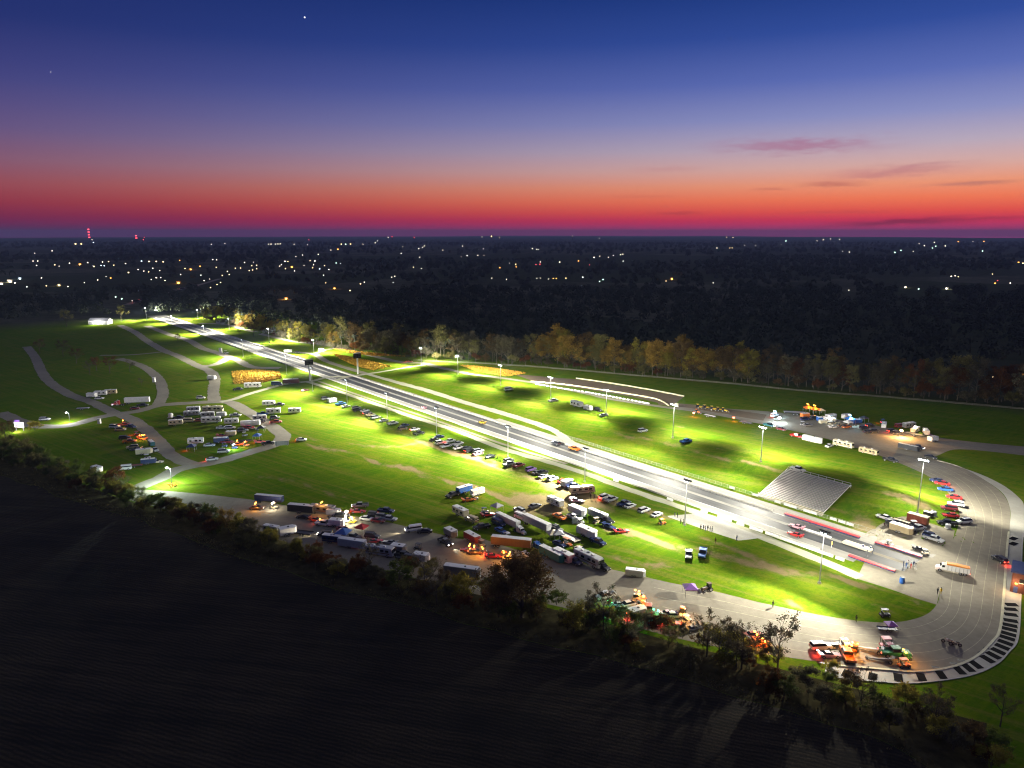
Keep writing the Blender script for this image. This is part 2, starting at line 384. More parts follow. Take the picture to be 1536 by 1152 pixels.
def lamp(kind, loc, power, color, parent=None, aim=None, size=None, blend=.5, radius=.3):
    l = bpy.data.lights.new('lamp_light', kind); l.energy = power; l.color = color; l.shadow_soft_size = radius
    o = bpy.data.objects.new('lamp_light', l); COL.objects.link(o); o.location = loc
    if aim is not None:
        o.rotation_euler = (Vector(aim) - Vector(loc)).to_track_quat('-Z', 'Y').to_euler()
        l.spot_size = math.radians(size); l.spot_blend = blend
    if parent: o.parent = parent; o.matrix_parent_inverse = parent.matrix_basis.inverted()
    return o

# ------------------------------------------------------------------ ground sheet
def axis(lo, hi, step, far, k=1.25):
    a = list(np.arange(lo, hi + .01, step)); st_ = step; x = hi
    while x < far: st_ *= k; x += st_; a.append(x)
    st_ = step; x = lo; pre = []
    while x > -far: st_ *= k; x -= st_; pre.append(x)
    return np.array(pre[::-1] + a)
sa = axis(-140, 460, 3.0, 18500, 1.22); ta = axis(-250, 180, 3.0, 18500, 1.22)
S, T = np.meshgrid(sa, ta, indexing='ij')
Zg = hgt_st(S, T)
Rr = np.hypot(S, T)
Zg = Zg + sstep(2500, 9000, Rr) * (9 * np.sin(S / 2100 + 1.1) * np.sin(T / 1700 + .4) + 7 * np.sin(S / 900 + T / 1300) - 6) * 1.0
Xg = _p0[0] + S * UX + T * UY; Yg = _p0[1] + S * UY - T * UX
vg = np.stack([Xg, Yg, Zg], -1).reshape(-1, 3)
ni, nj = S.shape
idx = np.arange(ni * nj).reshape(ni, nj)
fq = np.stack([idx[:-1, :-1], idx[:-1, 1:], idx[1:, 1:], idx[1:, :-1]], -1).reshape(-1, 4)
me = bpy.data.meshes.new('ground'); me.vertices.add(len(vg)); me.vertices.foreach_set('co', vg.ravel())
me.loops.add(fq.size); me.loops.foreach_set('vertex_index', fq.ravel()); me.polygons.add(len(fq))
me.polygons.foreach_set('loop_start', np.arange(0, fq.size, 4)); me.polygons.foreach_set('loop_total', np.full(len(fq), 4))
me.update(calc_edges=True); me.validate()
me.polygons.foreach_set('use_smooth', np.ones(len(fq), bool))
if me.polygons[0].normal.z < 0: me.flip_normals()
dry = np.zeros(len(vg))
def dryspot(px, py, rs, rt, k=1.0):
    p = at(px, py); s0, t0 = st(p.x, p.y)
    global dry
    dry = dry + k * np.exp(-(((S.ravel() - s0) / rs) ** 2 + ((T.ravel() - t0) / rt) ** 2))
for px in range(470, 1000, 22):                       # worn line behind the parked row
    f = (px - 470) / 530.0; yy = 596 + f * 178 + 12 * math.sin(f * 3.1)
    dryspot(px, yy, 9, 2.6, .42)
for (A_, B_, n_) in [((432, 658), (560, 690), 22), ((560, 690), (700, 728), 22), ((700, 728), (800, 760), 16), ((480, 668), (640, 668), 22), ((640, 668), (800, 706), 20), ((345, 700), (520, 745), 20), ((905, 790), (1000, 815), 12), ((1000, 815), (1150, 850), 16), ((1150, 850), (1320, 880), 16), ((890, 640), (1010, 668), 14), ((1010, 668), (1190, 712), 18), ((600, 700), (760, 790), 18), ((830, 830), (1010, 850), 14)]:
    for k_ in range(n_ + 1):
        f_ = k_ / n_; dryspot(A_[0] + (B_[0] - A_[0]) * f_, A_[1] + (B_[1] - A_[1]) * f_ + 3 * math.sin(f_ * 9 + A_[0]), 4.5, 1.5, .34)
for a in [(800, 752, 14, 9, .75), (845, 760, 12, 8, .6), (790, 772, 8, 6, .6), (745, 770, 7, 3, .45), (860, 745, 16, 4, .7), (905, 760, 10, 3, .5), (1070, 812, 16, 3, .5),
          (1130, 835, 14, 2.5, .35), (1295, 790, 7, 6, .8), (1265, 765, 9, 3, .5), (1355, 745, 11, 4, .75), (1385, 762, 6, 2.5, .6), (1175, 735, 4, 5, .5), (940, 638, 22, 2, .5), (1000, 645, 18, 2.5, .55),
          (1060, 668, 20, 1.6, .45), (1020, 640, 14, 4, .45), (1190, 905, 4, 2.2, .8), (1330, 915, 9, 2.5, .45), (1380, 905, 5, 2.5, .45), (1285, 925, 8, 2, .45), (820, 690, 14, 5, .35), (560, 680, 10, 2, .35),
          (500, 683, 12, 1.5, .5), (470, 658, 10, 2, .5), (1115, 735, 5, 6, .3), (985, 845, 3, 2, .5), (945, 825, 4, 3, .5), (730, 660, 20, 8, .18), (650, 690, 20, 8, .2), (950, 800, 8, 3, .35), (450, 655, 8, 2, .5)]:
    dryspot(*a)
country = np.clip(sstep(105, 150, np.where(S.ravel() < 330, T.ravel() - 40 - (330 - S.ravel()) * .33, T.ravel() - 8)) + sstep(870, 900, S.ravel()) + sstep(-230, -330, T.ravel()) + sstep(-150, -260, S.ravel()), 0, 1)
for nm, arr in (('dry', np.clip(dry, 0, 1.2)), ('country', country)):
    at_ = me.attributes.new(nm, 'FLOAT', 'POINT'); at_.data.foreach_set('value', arr.astype(np.float32))
me.materials.append(M_GROUND)
ground = struct(node('ground', me))

# ------------------------------------------------------------------ draped sheets
def catmull(P, n):
    P = [Vector(p) for p in P]
    if len(P) < 2: return P
    out = []; m = len(P) - 1
    d = [0.0]
    for i in range(m): d.append(d[-1] + (P[i + 1] - P[i]).length)
    for k in range(n):
        u = d[-1] * k / (n - 1); i = 0
        while i < m - 1 and d[i + 1] < u: i += 1
        f = (u - d[i]) / max(d[i + 1] - d[i], 1e-6)
        p0, p1, p2, p3 = P[max(i - 1, 0)], P[i], P[i + 1], P[min(i + 2, m)]
        out.append(.5 * ((2 * p1) + (p2 - p0) * f + (2 * p0 - 5 * p1 + 4 * p2 - p3) * f * f + (3 * p1 - p0 - 3 * p2 + p3) * f ** 3))
    return out
def W(pxs): return [at(*p) for p in pxs]
def drape(name, A, B, m, off, n=None, nc=None, skirt=False, parent=None):
    """sheet between two world polylines, laid on the ground"""
    la = sum((A[i + 1] - A[i]).length for i in range(len(A) - 1))
    n = n or max(8, int(la / 3.0)); A = catmull(A, n); B = catmull(B, n)
    wd = max((a - b).length for a, b in zip(A, B)); nc = nc or max(1, int(wd / 3.5))
    v = []; f = []
    for a, b in zip(A, B):
        for j in range(nc + 1):
            p = a.lerp(b, j / nc); v.append((p.x, p.y, hgt(p.x, p.y) + off))
    for i in range(n - 1):
        for j in range(nc):
            q = i * (nc + 1) + j; f.append((q, q + 1, q + nc + 2, q + nc + 1))
    me = bpy.data.meshes.new(name); me.from_pydata(v, [], f); me.materials.append(m)
    bm = bmesh.new(); bm.from_mesh(me)
    bmesh.ops.recalc_face_normals(bm, faces=bm.faces)
    if sum(q.normal.z for q in bm.faces) < 0: bmesh.ops.reverse_faces(bm, faces=bm.faces)
    bm.to_mesh(me); bm.free()
    o = node(name, me, parent)
    return struct(o) if parent is None else o
def offset_line(P, w):
    out = []
    for i, p in enumerate(P):
        d = (P[min(i + 1, len(P) - 1)] - P[max(i - 1, 0)]); d.z = 0; d.normalize()
        out.append(p + Vector((-d.y, d.x, 0)) * w)
    return out
def road(name, pxs, width, m, off, world=None):
    P = world or W(pxs); n = max(6, int(sum((P[i + 1] - P[i]).length for i in range(len(P) - 1)) / 3))
    P = catmull(P, n)
    jit = lambda Q, k: [q + Vector((noise.noise(q * .21 + Vector((k, 0, 0))), noise.noise(q * .21 + Vector((0, k, 3))), 0)) * min(.9, width * .12) for q in Q]
    return drape(name, jit(offset_line(P, width / 2), 1), jit(offset_line(P, -width / 2), 7), m, off, n=n)
def stl(s0, s1, t, n=2):
    return [Vector((*xy(s0 + (s1 - s0) * i / (n - 1), t), 0)) for i in range(n)]

# strip: concrete apron, two asphalt lanes, centre line
drape('strip_apron', stl(-52, 905, 11.5, 60), stl(-52, 905, -12.5, 60), M_APRON, .020, n=320, nc=8)
drape('launch_apron', stl(-68, 175, 15.8, 20), stl(-68, 175, 11.6, 20), M_APRON, .022, n=80)
drape('race_lane', stl(-66, 880, 6.6, 60), stl(-66, 880, 1.1, 60), M_TRACK, .030, n=320, nc=2)
drape('race_lane', stl(-66, 880, -0.9, 60), stl(-66, 880, -6.6, 60), M_TRACK, .030, n=320, nc=2)
drape('edge_line', stl(-20, 880, 7.0, 60), stl(-20, 880, 6.72, 60), M_WLINE, .036, n=320, nc=1)
drape('edge_line', stl(-20, 880, -6.72, 60), stl(-20, 880, -7.0, 60), M_WLINE, .036, n=320, nc=1)
# pale return path below the strip, crossing, apron for spectators
road('return_path', [(463, 573), (520, 591), (600, 619), (680, 645), (757, 674), (820, 692), (875, 709), (940, 733), (1040, 767), (1110, 792), (1180, 820), (1240, 844), (1290, 866)], 4.6, M_PATH, .034)
road('gravel_verge', [(478, 572), (560, 600), (640, 626), (757, 667), (850, 696)], 2.2, M_ROAD, .028)
road('crossing_road', [(330, 603), (350, 599), (380, 589), (420, 578), (465, 572), (492, 566), (522, 565)], 5.0, M_PATH, .050)
road('crossing_road', [(500, 571), (524, 565), (551, 561), (600, 553), (640, 547)], 4.6, M_PATH, .056)
road('upper_return_path', [(551, 561), (600, 575), (640, 586), (700, 605), (753, 620), (813, 639), (836, 649), (852, 661), (872, 674)], 4.6, M_PATH, .060)
drape('spectator_pad', W([(1001, 774), (1052, 771), (1100, 789), (1146, 806)]), W([(1003, 776), (1038, 788), (1070, 799), (1108, 811)]), M_CONC, .062)
# staging area concrete and asphalt round the turn
INNER = [(700, 800), (780, 826), (850, 840), (930, 857), (1000, 873), (1075, 888), (1150, 906), (1250, 926), (1330, 934), (1380, 926), (1405, 907), (1411, 880), (1416, 850), (1428, 815), (1438, 785), (1437, 762), (1420, 737), (1390, 713), (1340, 691), (1290, 673)]
OUTER = [(660, 872), (750, 893), (830, 908), (900, 926), (960, 943), (1040, 963), (1120, 977), (1230, 993), (1318, 1004), (1422, 1002), (1470, 981), (1498, 945), (1507, 888), (1511, 830), (1515, 785), (1514, 760), (1503, 740), (1478, 721), (1441, 701), (1390, 684)]
IW, OW = W(INNER), W(OUTER)
drape('pit_lane', IW, OW, M_ASPH, .026, n=190, nc=10)
drape('staging_area', W([(1285, 868), (1330, 882), (1370, 896), (1405, 907)]), W([(1318, 797), (1350, 775), (1395, 785), (1432, 797)]), M_ASPH, .018, nc=8, n=16)
drape('staging_area', W([(1250, 830), (1300, 845), (1345, 862), (1420, 880)]), W([(1290, 803), (1330, 782), (1370, 783), (1432, 795)]), M_ASPH, .012, nc=8, n=16)
NL = 190
IC, OC = catmull(IW, NL), catmull(OW, NL)
for f in (.17, .34, .51, .68, .85):
    A = [a.lerp(b, f) for a, b in zip(IC, OC)][40:]; B = [a.lerp(b, f + .0065) for a, b in zip(IC, OC)][40:]
    drape('lane_line', A, B, M_LINE, .034, n=len(A), nc=1)
# left pit area along the hedge
drape('hedge_pit_area', W([(205, 734), (270, 738), (380, 750), (450, 762), (560, 779), (640, 797), (720, 815), (800, 833)]), W([(192, 750), (250, 764), (340, 784), (420, 812), (500, 840), (590, 858), (680, 884), (760, 900)]), M_ASPH, .014)
drape('pale_pad', W([(708, 880), (718, 874), (735, 877), (762, 884)]), W([(709, 882), (722, 887), (740, 891), (760, 895)]), M_CONC, .036)
# gravel roads of the camping field
road('camp_road', [(0, 619), (25, 630), (49, 638), (98, 639), (146, 627), (176, 621), (205, 617), (239, 608), (278, 605), (317, 603), (346, 604), (370, 617), (395, 632), (415, 645), (425, 655), (413, 666), (376, 678), (327, 692), (288, 699), (262, 706), (240, 718), (212, 729), (195, 738)], 8.5, M_ROAD, .040)
road('camp_road', [(176, 621), (198, 629), (221, 646), (240, 665), (258, 684), (288, 697)], 7.5, M_ROAD, .046)
road('camp_road', [(236, 609), (244, 592), (240, 572), (223, 555), (200, 544), (178, 538)], 7.5, M_ROAD, .052)
road('camp_road', [(172, 620), (137, 603), (107, 593), (78, 576), (64, 560), (52, 535), (40, 520)], 7.5, M_ROAD, .058)
road('camp_road', [(180, 488), (200, 497), (216, 508), (228, 516), (247, 526.5), (267, 534), (297, 549), (314, 556), (322, 567), (320, 587), (322, 603)], 8.0, M_ROAD, .064)
road('camp_road', [(220, 489), (234, 494), (258, 503), (284, 511), (303, 522), (322, 528), (340, 534), (356, 540), (380, 551), (420, 552)], 8.0, M_ROAD, .070)
road('camp_road', [(342, 537), (328, 545), (312, 549), (296, 549)], 8.0, M_ROAD, .076)
road('camp_road', [(150, 533), (200, 532), (250, 527)], 4.5, M_ROAD, .034)
# roads behind the strip and the dirt oval
road('back_road', [(300, 485), (340, 487), (400, 503), (440, 512), (480, 516), (520, 524), (560, 534), (600, 543), (640, 546), (690, 558), (745, 566), (800, 574), (860, 586), (920, 599), (985, 609), (1040, 616), (1100, 624)], 7.0, M_ROAD, .040)
road('back_road', [(440, 528), (470, 531), (488, 541), (510, 549), (551, 561)], 6.0, M_ROAD, .046)
road('back_road', [(470, 531), (500, 523), (540, 529)], 5.0, M_ROAD, .050)
drape('dirt_oval', W([(770, 561), (865, 569), (950, 582), (1026, 595)]), W([(800, 572), (860, 581), (940, 594), (1006, 609)]), M_DIRT, .034)
drape('back_pits', W([(1000, 605), (1060, 611), (1150, 617), (1230, 626), (1300, 636), (1400, 655), (1470, 664), (1560, 672)]), W([(1020, 613), (1090, 626), (1170, 642), (1235, 657), (1290, 673), (1390, 686), (1440, 674), (1560, 686)]), M_ASPH, .038)
drape('red_dirt_road', W([(985, 602), (1040, 607), (1100, 615), (1150, 622)]), W([(988, 607), (1040, 613), (1095, 623), (1145, 631)]), M_DIRT, .044)
road('county_road', [(190, 457), (225, 446), (258, 437), (296, 428), (330, 418)], 11, M_ASPH, .05)
# dark farm field in front of the hedgerow
FE = [(-80, 690), (0, 712), (100, 748), (200, 778), (300, 815), (400, 850), (500, 880), (600, 906), (700, 935), (800, 960), (900, 985), (1000, 1015), (1150, 1060), (1300, 1105), (1420, 1160), (1500, 1230)]
fa = [p + Vector((noise.noise(p * .06) * 2.2, noise.noise(p * .06 + Vector((5, 0, 0))) * 3.0, 0)) for p in catmull(W(FE), 170)]; fb = [Vector((p.x - 60 - i * .55, -140, 0)) for i, p in enumerate(fa)]
drape('farm_field', fa, fb, M_FIELD, .030, n=170, nc=14)

drape('hedge_floor', [p + Vector((0, .2, 0)) for p in fa], W([(-60, 668), (0, 684), (100, 718), (190, 751), (250, 765), (340, 785), (420, 813), (500, 841), (590, 859), (680, 885), (790, 905), (900, 932), (1020, 966), (1180, 1006), (1330, 1046), (1480, 1085)]), mat('leaf_litter', (.045, .04, .02), rough=1, var=.6, scale=.3, bump=.6, spec=0), .034, n=150, nc=6)
# outer kerb, pale band and flat black panels round the turn
CURB = [(1240, 995), (1266, 1000), (1318, 1004), (1370, 1008), (1422, 1002), (1461, 987), (1487, 964), (1500, 943), (1506, 888), (1511, 817), (1515, 785), (1515, 763), (1505, 741), (1480, 722), (1441, 701), (1406, 691)]
BAND = [(1236, 1013), (1261, 1017), (1318, 1023), (1372, 1025), (1448, 1015), (1492, 998), (1514, 977), (1527, 956), (1531, 895), (1533, 820), (1537, 785), (1536, 759), (1529, 747), (1503, 727), (1462, 708), (1420, 694)]
CW, BW = W(CURB), W(BAND)
band = drape('kerb_band', CW, BW, M_CONC, .022, n=120, nc=2)
P = catmull(CW, 150)
b = MB()
for i in range(149):
    a, c = P[i], P[i + 1]; d = (c - a).normalized(); nn = Vector((-d.y, d.x, 0)) * .35
    for q in ((a + nn, a - nn, c - nn, c + nn),):
        lo = [(p.x, p.y, 0) for p in q]; hi = [(p.x, p.y, .16) for p in q]
        k = len(b.v); b.v += lo + hi; b.f += [(k + 4, k + 5, k + 6, k + 7), (k + 0, k + 3, k + 7, k + 4), (k + 1, k + 5, k + 6, k + 2)]
struct(node('outer_kerb', b.mesh('outer_kerb', mat('kerb_cream', (.50, .48, .33), rough=.8, var=.2, scale=.3))))
P = catmull(BW, 150); b = MB()
for i in range(149):
    a, c = P[i], P[i + 1]; d = (c - a).normalized(); nn = Vector((-d.y, d.x, 0)) * .2
    q = (a + nn, a - nn, c - nn, c + nn); k = len(b.v); b.v += [(p.x, p.y, 0) for p in q] + [(p.x, p.y, .14) for p in q]
    b.f += [(k + 4, k + 5, k + 6, k + 7), (k + 0, k + 3, k + 7, k + 4), (k + 1, k + 5, k + 6, k + 2)]
struct(node('band_kerb', b.mesh('band_kerb', M_CONC2)))
panels_px = [(1270, 1011), (1309, 1015.5), (1347, 1016.6), (1382, 1016), (1412, 1012.7), (1439, 1005.6), (1452, 1001.7), (1463.6, 997), (1481, 988.7), (1490, 983), (1497.5, 977), (1503.7, 970.5), (1508, 964), (1511, 957), (1513, 951),
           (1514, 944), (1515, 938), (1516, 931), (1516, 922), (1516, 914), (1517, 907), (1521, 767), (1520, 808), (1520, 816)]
mp_ = [at(*p) for p in panels_px]
me_m = MB().box(-1.75, 1.75, -1.0, 1.0, 0, .03).mesh('flat_panel', M_BLACK)
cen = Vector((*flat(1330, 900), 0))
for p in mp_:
    d = p - cen; node('band_panel', me_m, band, (p.x, p.y, .026), math.atan2(d.y, d.x))
# dark drain grates just inside the kerb
me_g = MB().box(-.9, .9, -.5, .5, 0, .03).mesh('drain_grate', M_DARK)
for p in [(1231, 994), (1305, 1003), (1340, 1005), (1403, 1001), (1430, 995), (1442, 991), (1470, 978), (1478, 972)]:
    q = at(*p); node('drain_grate', me_g, band, (q.x, q.y, .036), -.3)

# ------------------------------------------------------------------ floodlight poles
COOL = (1.0, .955, .79)
def cyl_mesh(name, r0, r1, h, m, n=8):
    return MB().tube([(0, 0, 0), (0, 0, h)], [r0, r1], n).mesh(name, m)
ME_SHAFT = {}
def bank(L, d, h, power):
    """a bank of visored floodlights: a wide flat beam with a cut-off, plus a little light at the pole's foot"""
    lo = lamp('SPOT', L, power * 1.25, COOL, None, L + d * h * 1.55 + Vector((0, 0, -h)), 56, .75, .5); lo.scale = (3.0, 1.0, 1.0)
    lamp('SPOT', L, power * .27, COOL, None, L + d * h * .9 + Vector((0, 0, -h)), 150, .9, .5)
def flood_pole(px, ybase, ytop, face, label, group, fwd=1.0, back=.35, nfix=4, spill=False):
    """face: direction (s,t) the main bank looks at"""
    p = at(px, ybase); d = math.hypot(p.x, p.y)
    # height from the picture, taken at the pole's own distance
    a = (576 - ytop) / FPX; dirz = (-math.sin(PITCH) + a * math.cos(PITCH)) / (math.cos(PITCH) + a * math.sin(PITCH))
    h = max(9.0, H + dirz * p.y - p.z)
    o = node('floodlight_pole', None, None, p); tag(o, label, 'floodlight pole', group)
    hk = round(h, 1)
    if hk not in ME_SHAFT: ME_SHAFT[hk] = cyl_mesh('pole', .24, .11, h, M_GALV)
    node('pole', ME_SHAFT[hk], o)
    node('base_block', ME_BASE, o)
    fx, fy = UX * face[0] + UY * face[1], UY * face[0] - UX * face[1]
    ang = math.atan2(fy, fx)
    arm = node('crossarm', ME_ARM, o, (0, 0, h), ang)
    for k in range(nfix):
        y = (k - (nfix - 1) / 2) * .95
        f = node('floodlight', ME_FIX, o, (math.cos(ang) * .25 - math.sin(ang) * y, math.sin(ang) * .25 + math.cos(ang) * y, h + .15), ang)
        node('lens', ME_FLENS, f)
    if back:
        for k in range(2):
            y = (k - .5) * 1.3 * (1 if nfix else 0)
            f = node('floodlight', ME_FIX, o, (-math.cos(ang) * .25 - math.sin(ang) * y, -math.sin(ang) * .25 + math.cos(ang) * y, h - .25), ang + math.pi)
            node('lens', ME_FLENS2, f)
    fv = Vector((math.cos(ang), math.sin(ang), 0)); L0 = p + Vector((0, 0, h)) + fv * .75
    bank(L0, fv, h, FLOOD * fwd)
    if back:
        L1 = p + Vector((0, 0, h - .4)) - fv * .8
        if spill: bank(L1, -fv, h, FLOOD * fwd * .7)
        if spill: lamp('SPOT', L1, FLOOD * fwd * back, COOL, None, L1 - fv * 50 + Vector((0, 0, -h * .8)), 160, .95, .5)
        else: bank(L1, -fv, h, FLOOD * fwd * back)
    return o
ME_BASE = MB().box(-.45, .45, -.45, .45, 0, .7, .85).mesh('base_block', M_CONC2)
ME_ARM = MB().box(-.08, .08, -2.1, 2.1, -.06, .08).mesh('crossarm', M_GALV)
_b = MB().loft([(-.25, -.18, .18, .2, .2), (.0, -.26, .26, .36, .36), (.3, -.3, .3, .4, .4)])
_b.v = [(x * .9 + z * .35, y, z * .9 - x * .35) for x, y, z in _b.v]
ME_FIX = _b.mesh('floodlight', M_DARK)
_b = MB(); _b.quad((.31, -.36, -.27), (.31, .36, -.27), (.31, .36, .27), (.31, -.36, .27))
_b.v = [(x * .9 + z * .35, y, z * .9 - x * .35) for x, y, z in _b.v]
ME_FLENS = _b.mesh('lens', M_FLOOD); ME_FLENS2 = _b.mesh('lens', mat('lit_flood_lens_dim', (.9, .9, .95), emit=(.86, .93, 1), estr=6))
ORD = ['first', 'second', 'third', 'fourth', 'fifth', 'sixth', 'seventh', 'eighth', 'ninth', 'tenth', 'eleventh', 'twelfth']
near = [(1229, 875, 798), (1027, 788, 721), (877, 723, 673), (762, 685, 639), (655, 655, 611), (581, 626, 589), (521, 606, 569), (469, 587, 551), (430, 562, 532), (365, 536, 509)]
for i, (x, yb, yt) in enumerate(near):
    flood_pole(x, yb, yt, (0, 1), 'dark steel floodlight mast beside the parked row, %s from the start line' % ORD[i], 'floodlight masts on the paddock side', .33 if i < 2 else .42 if i == 2 else .56, 2.0, spill=i > 5)
far = [(1376, 770, 690), (1141, 693, 641), (1009, 657, 607), (909, 621, 585), (826, 601, 566), (751, 578, 548), (687, 562, 534), (632, 547, 522), (471, 532, 510), (404, 515, 493), (344, 494, 478), (297, 478, 465), (220, 480, 462)]
for i, (x, yb, yt) in enumerate(far):
    back = 1.5 if i == 0 else .8
    flood_pole(x, yb, yt, (0, -1), ('bright floodlight pole on the spectator bank, %s after the bleachers' % ORD[i - 1]) if i else 'tall floodlight pole behind the red container by the staging lanes',
               'floodlight poles on the spectator bank', (.6 if i == 0 else .75 if i < 8 else 1.2), back, spill=i > 0)
for i, (x, yb, yt) in enumerate([(306, 501, 491), (258, 485, 475)]):
    flood_pole(x, yb, yt, (0, -1), ['floodlight pole at the edge of the shutdown lane, nearer the bare trees', 'floodlight pole beside the very end of the shutdown lane'][i], 'floodlight poles along the shutdown lane', 1.0, .8)
# two yard lamps of the camping field
def yard_lamp(px, yb, yt, label, power, col=(.8, 1, .9), m=None):
    p = at(px, yb); a = (576 - yt) / FPX; dirz = (-math.sin(PITCH) + a * math.cos(PITCH)) / (math.cos(PITCH) + a * math.sin(PITCH))
    h = max(5.0, H + dirz * p.y - p.z); o = node('yard_lamp', None, None, p); tag(o, label, 'lamp post')
    node('pole', cyl_mesh('pole', .14, .08, h, M_MET), o)
    node('lamp_arm', MB().tube([(0, 0, h), (-.5, 0, h + .35), (-1.3, 0, h + .45)], .06).mesh('lamp_arm', M_MET), o)
    node('lantern', MB().loft([(-.45, -.1, .1, .2, .2), (0, -.16, .2, .3, .3), (.45, -.1, .1, .2, .2)]).mesh('lantern', M_FLOOD if m is None else m), o, (-1.5, 0, h + .45))
    lamp('POINT', p + Vector((-1.5, -.2, h + .1)), power, col, None, radius=.3); return o
yard_lamp(258, 728, 703, 'lamp post on a round planting bed beside the bright camp road', 42000)
yard_lamp(105, 634, 620, 'lamp post at the grass edge of the far camp road', 15000, (.9, .93, 1))

# ------------------------------------------------------------------ score boards on white posts
for px, yb, yt, lab in ((537, 561, 533, 'black score board on a white post where the paths cross'), (465, 571, 543, 'black score board on a white post beside the paddock side crossing')):
    p = at(px, yb); a = (576 - yt) / FPX; dirz = (-math.sin(PITCH) + a * math.cos(PITCH)) / (math.cos(PITCH) + a * math.sin(PITCH)); h = H + dirz * p.y - p.z
    o = node('score_board', None, None, p, SANG + math.pi); tag(o, lab, 'score board')
    node('post', MB().box(-.5, .5, -.5, .5, 0, h - 2.2).mesh('post', M_WHITE), o)
    bd = node('board', MB().box(-.35, .35, -3.2, 3.2, -1.9, 1.9).mesh('board', M_BLACK), o, (0, 0, h - .4))
    node('board_header', MB().box(-.3, .3, -3.0, 3.0, 0, .7).mesh('board_header', M_WHITE), o, (0, 0, h + 1.5))
    for k in range(4):
        node('digit_panel', MB().box(-.02, .02, -1.2, 1.2, -.6, .6).mesh('digit_panel', M_DARK), bd, (.38, -1.5 + 3 * (k % 2), -.8 + 1.6 * (k // 2)))

# ------------------------------------------------------------------ walls along the strip
def barrier(label, s0, s1, t, seg, h, w, mats, name='track_wall', face=1):
    p = Vector((*xy(s0, t), 0)); o = node(name, None, None, p, SANG); tag(o, label, 'wall')
    n = max(1, int(round(abs(s1 - s0) / seg))); L = (s1 - s0) / n; sg = abs(L) - .06
    low = MB().box(-sg / 2, sg / 2, -w / 2, w / 2, 0, h).mesh('wall_panel', mats[0])
    top = MB().box(-sg / 2, sg / 2, -w / 2 - .03, w / 2 + .03, 0, .14 if len(mats) > 1 else .05).mesh('wall_cap', mats[-1])
    for i in range(n):
        q = node('wall_panel', low, o, (L * (i + .5), 0, .03)); node('wall_cap', top, q, (0, 0, h + .002))
    return o
def strip_s(px, py): q = at(px, py); return st(q.x, q.y)
RB = (M_NAVY, M_RED)
def rb_wall(label, p0, p1, t):
    s0 = strip_s(*p0)[0]; s1 = strip_s(*p1)[0]
    p = Vector((*xy(s0, t), 0)); o = node('launch_wall', None, None, p, SANG); tag(o, label, 'wall', 'red and blue launch walls')
    n = max(2, int(abs(s1 - s0) / 3.0)); L = (s1 - s0) / n; sg = abs(L) - .05
    a = MB().box(-sg / 2, sg / 2, -.35, .35, 0, .5).mesh('wall_panel', M_NAVY); b_ = MB().box(-sg / 2, sg / 2, -.75, .75, 0, .28).mesh('wall_cap', M_RED)
    for i in range(n):
        q = node('wall_panel', a, o, (L * (i + .5), 0, .03)); node('wall_cap', b_, q, (0, 0, .502))
rb_wall('long red and blue wall on the bleacher side of the launch lanes', (1173, 774), (1284, 811), 8.3)
rb_wall('short red and blue wall next to the parked trailers at the staging end', (1309, 817), (1379, 840), 8.6)
rb_wall('red and blue wall on the paddock side of the launch lanes', (1271, 836), (1341, 860), -9.6)
barrier('low concrete wall along the bleacher side of the strip', -10, 260, 7.7, 5.4, .75, .3, (M_CONC2,))
barrier('low concrete wall along the far shutdown lane, bank side', 262, 860, 7.7, 20, .75, .3, (M_CONC2,))
barrier('low concrete wall along the paddock side of the strip', -40, 260, -12.3, 5.4, .6, .3, (M_CONC2,))
barrier('low concrete wall along the shutdown lane, paddock side', 262, 860, -12.3, 20, .6, .3, (M_CONC2,))
# centre island: long cream slab and thin white divider
s0, t0 = strip_s(1256, 818); s1, t1 = strip_s(1301, 832)
o = node('centre_island', None, None, Vector((*xy((s0 + s1) / 2, .6), .03)), SANG); tag(o, 'cream concrete island between the two launch lanes', 'island'); Ls = abs(s1 - s0)
node('slab', MB().loft([(-Ls / 2, 0, .5, 1.0, .9), (-Ls / 2 + .6, 0, .9, 1.35, 1.2), (Ls / 2 - .6, 0, .9, 1.35, 1.2), (Ls / 2, 0, .5, 1.0, .9)]).mesh('slab', M_CREAM), o)
for x, y in ((-Ls * .2, .3), (-Ls * .42, -.4)):
    q = node('control_box', MB().box(-.25, .25, -.2, .2, 0, .7).mesh('control_box', M_NAVY), o, (x, y, .9)); node('lid', MB().box(-.28, .28, -.23, .23, 0, .06).mesh('lid', M_WHITE), q, (0, 0, .702))
s0b = strip_s(1197, 796)[0]; s1b = strip_s(1240, 811)[0]
o = node('lane_divider', None, None, Vector((*xy((s0b + s1b) / 2, .5), .03)), SANG); tag(o, 'white lane divider running on from the cream island', 'divider'); L2 = abs(s1b - s0b); nseg = 6
dv = MB().loft([(-L2 / nseg / 2 + .04, 0, .5, .55, .4), (L2 / nseg / 2 - .04, 0, .5, .55, .4)]).mesh('divider_block', M_WHITE)
for k in range(nseg): node('divider_block', dv, o, ((k + .5 - nseg / 2) * L2 / nseg, 0, 0))
# start light tree
p = at(1247, 821); o = node('start_light_tree', None, None, p, SANG); tag(o, 'slim white start light post beside the cream island', 'start lights')
node('post', MB().box(-.09, .09, -.09, .09, 0, 2.4).mesh('post', M_WHITE), o)
for k in range(4):
    q = node('light_bar', MB().box(-.08, .08, -.45, .45, 0, .14).mesh('light_bar', M_DARK), o, (0, 0, .9 + k * .38))
    for y in (-.32, .32): node('bulb', MB().tube([(-.1, 0, 0), (-.13, 0, 0)], .07, 6).mesh('bulb', M_AMB), q, (0, y, .07))
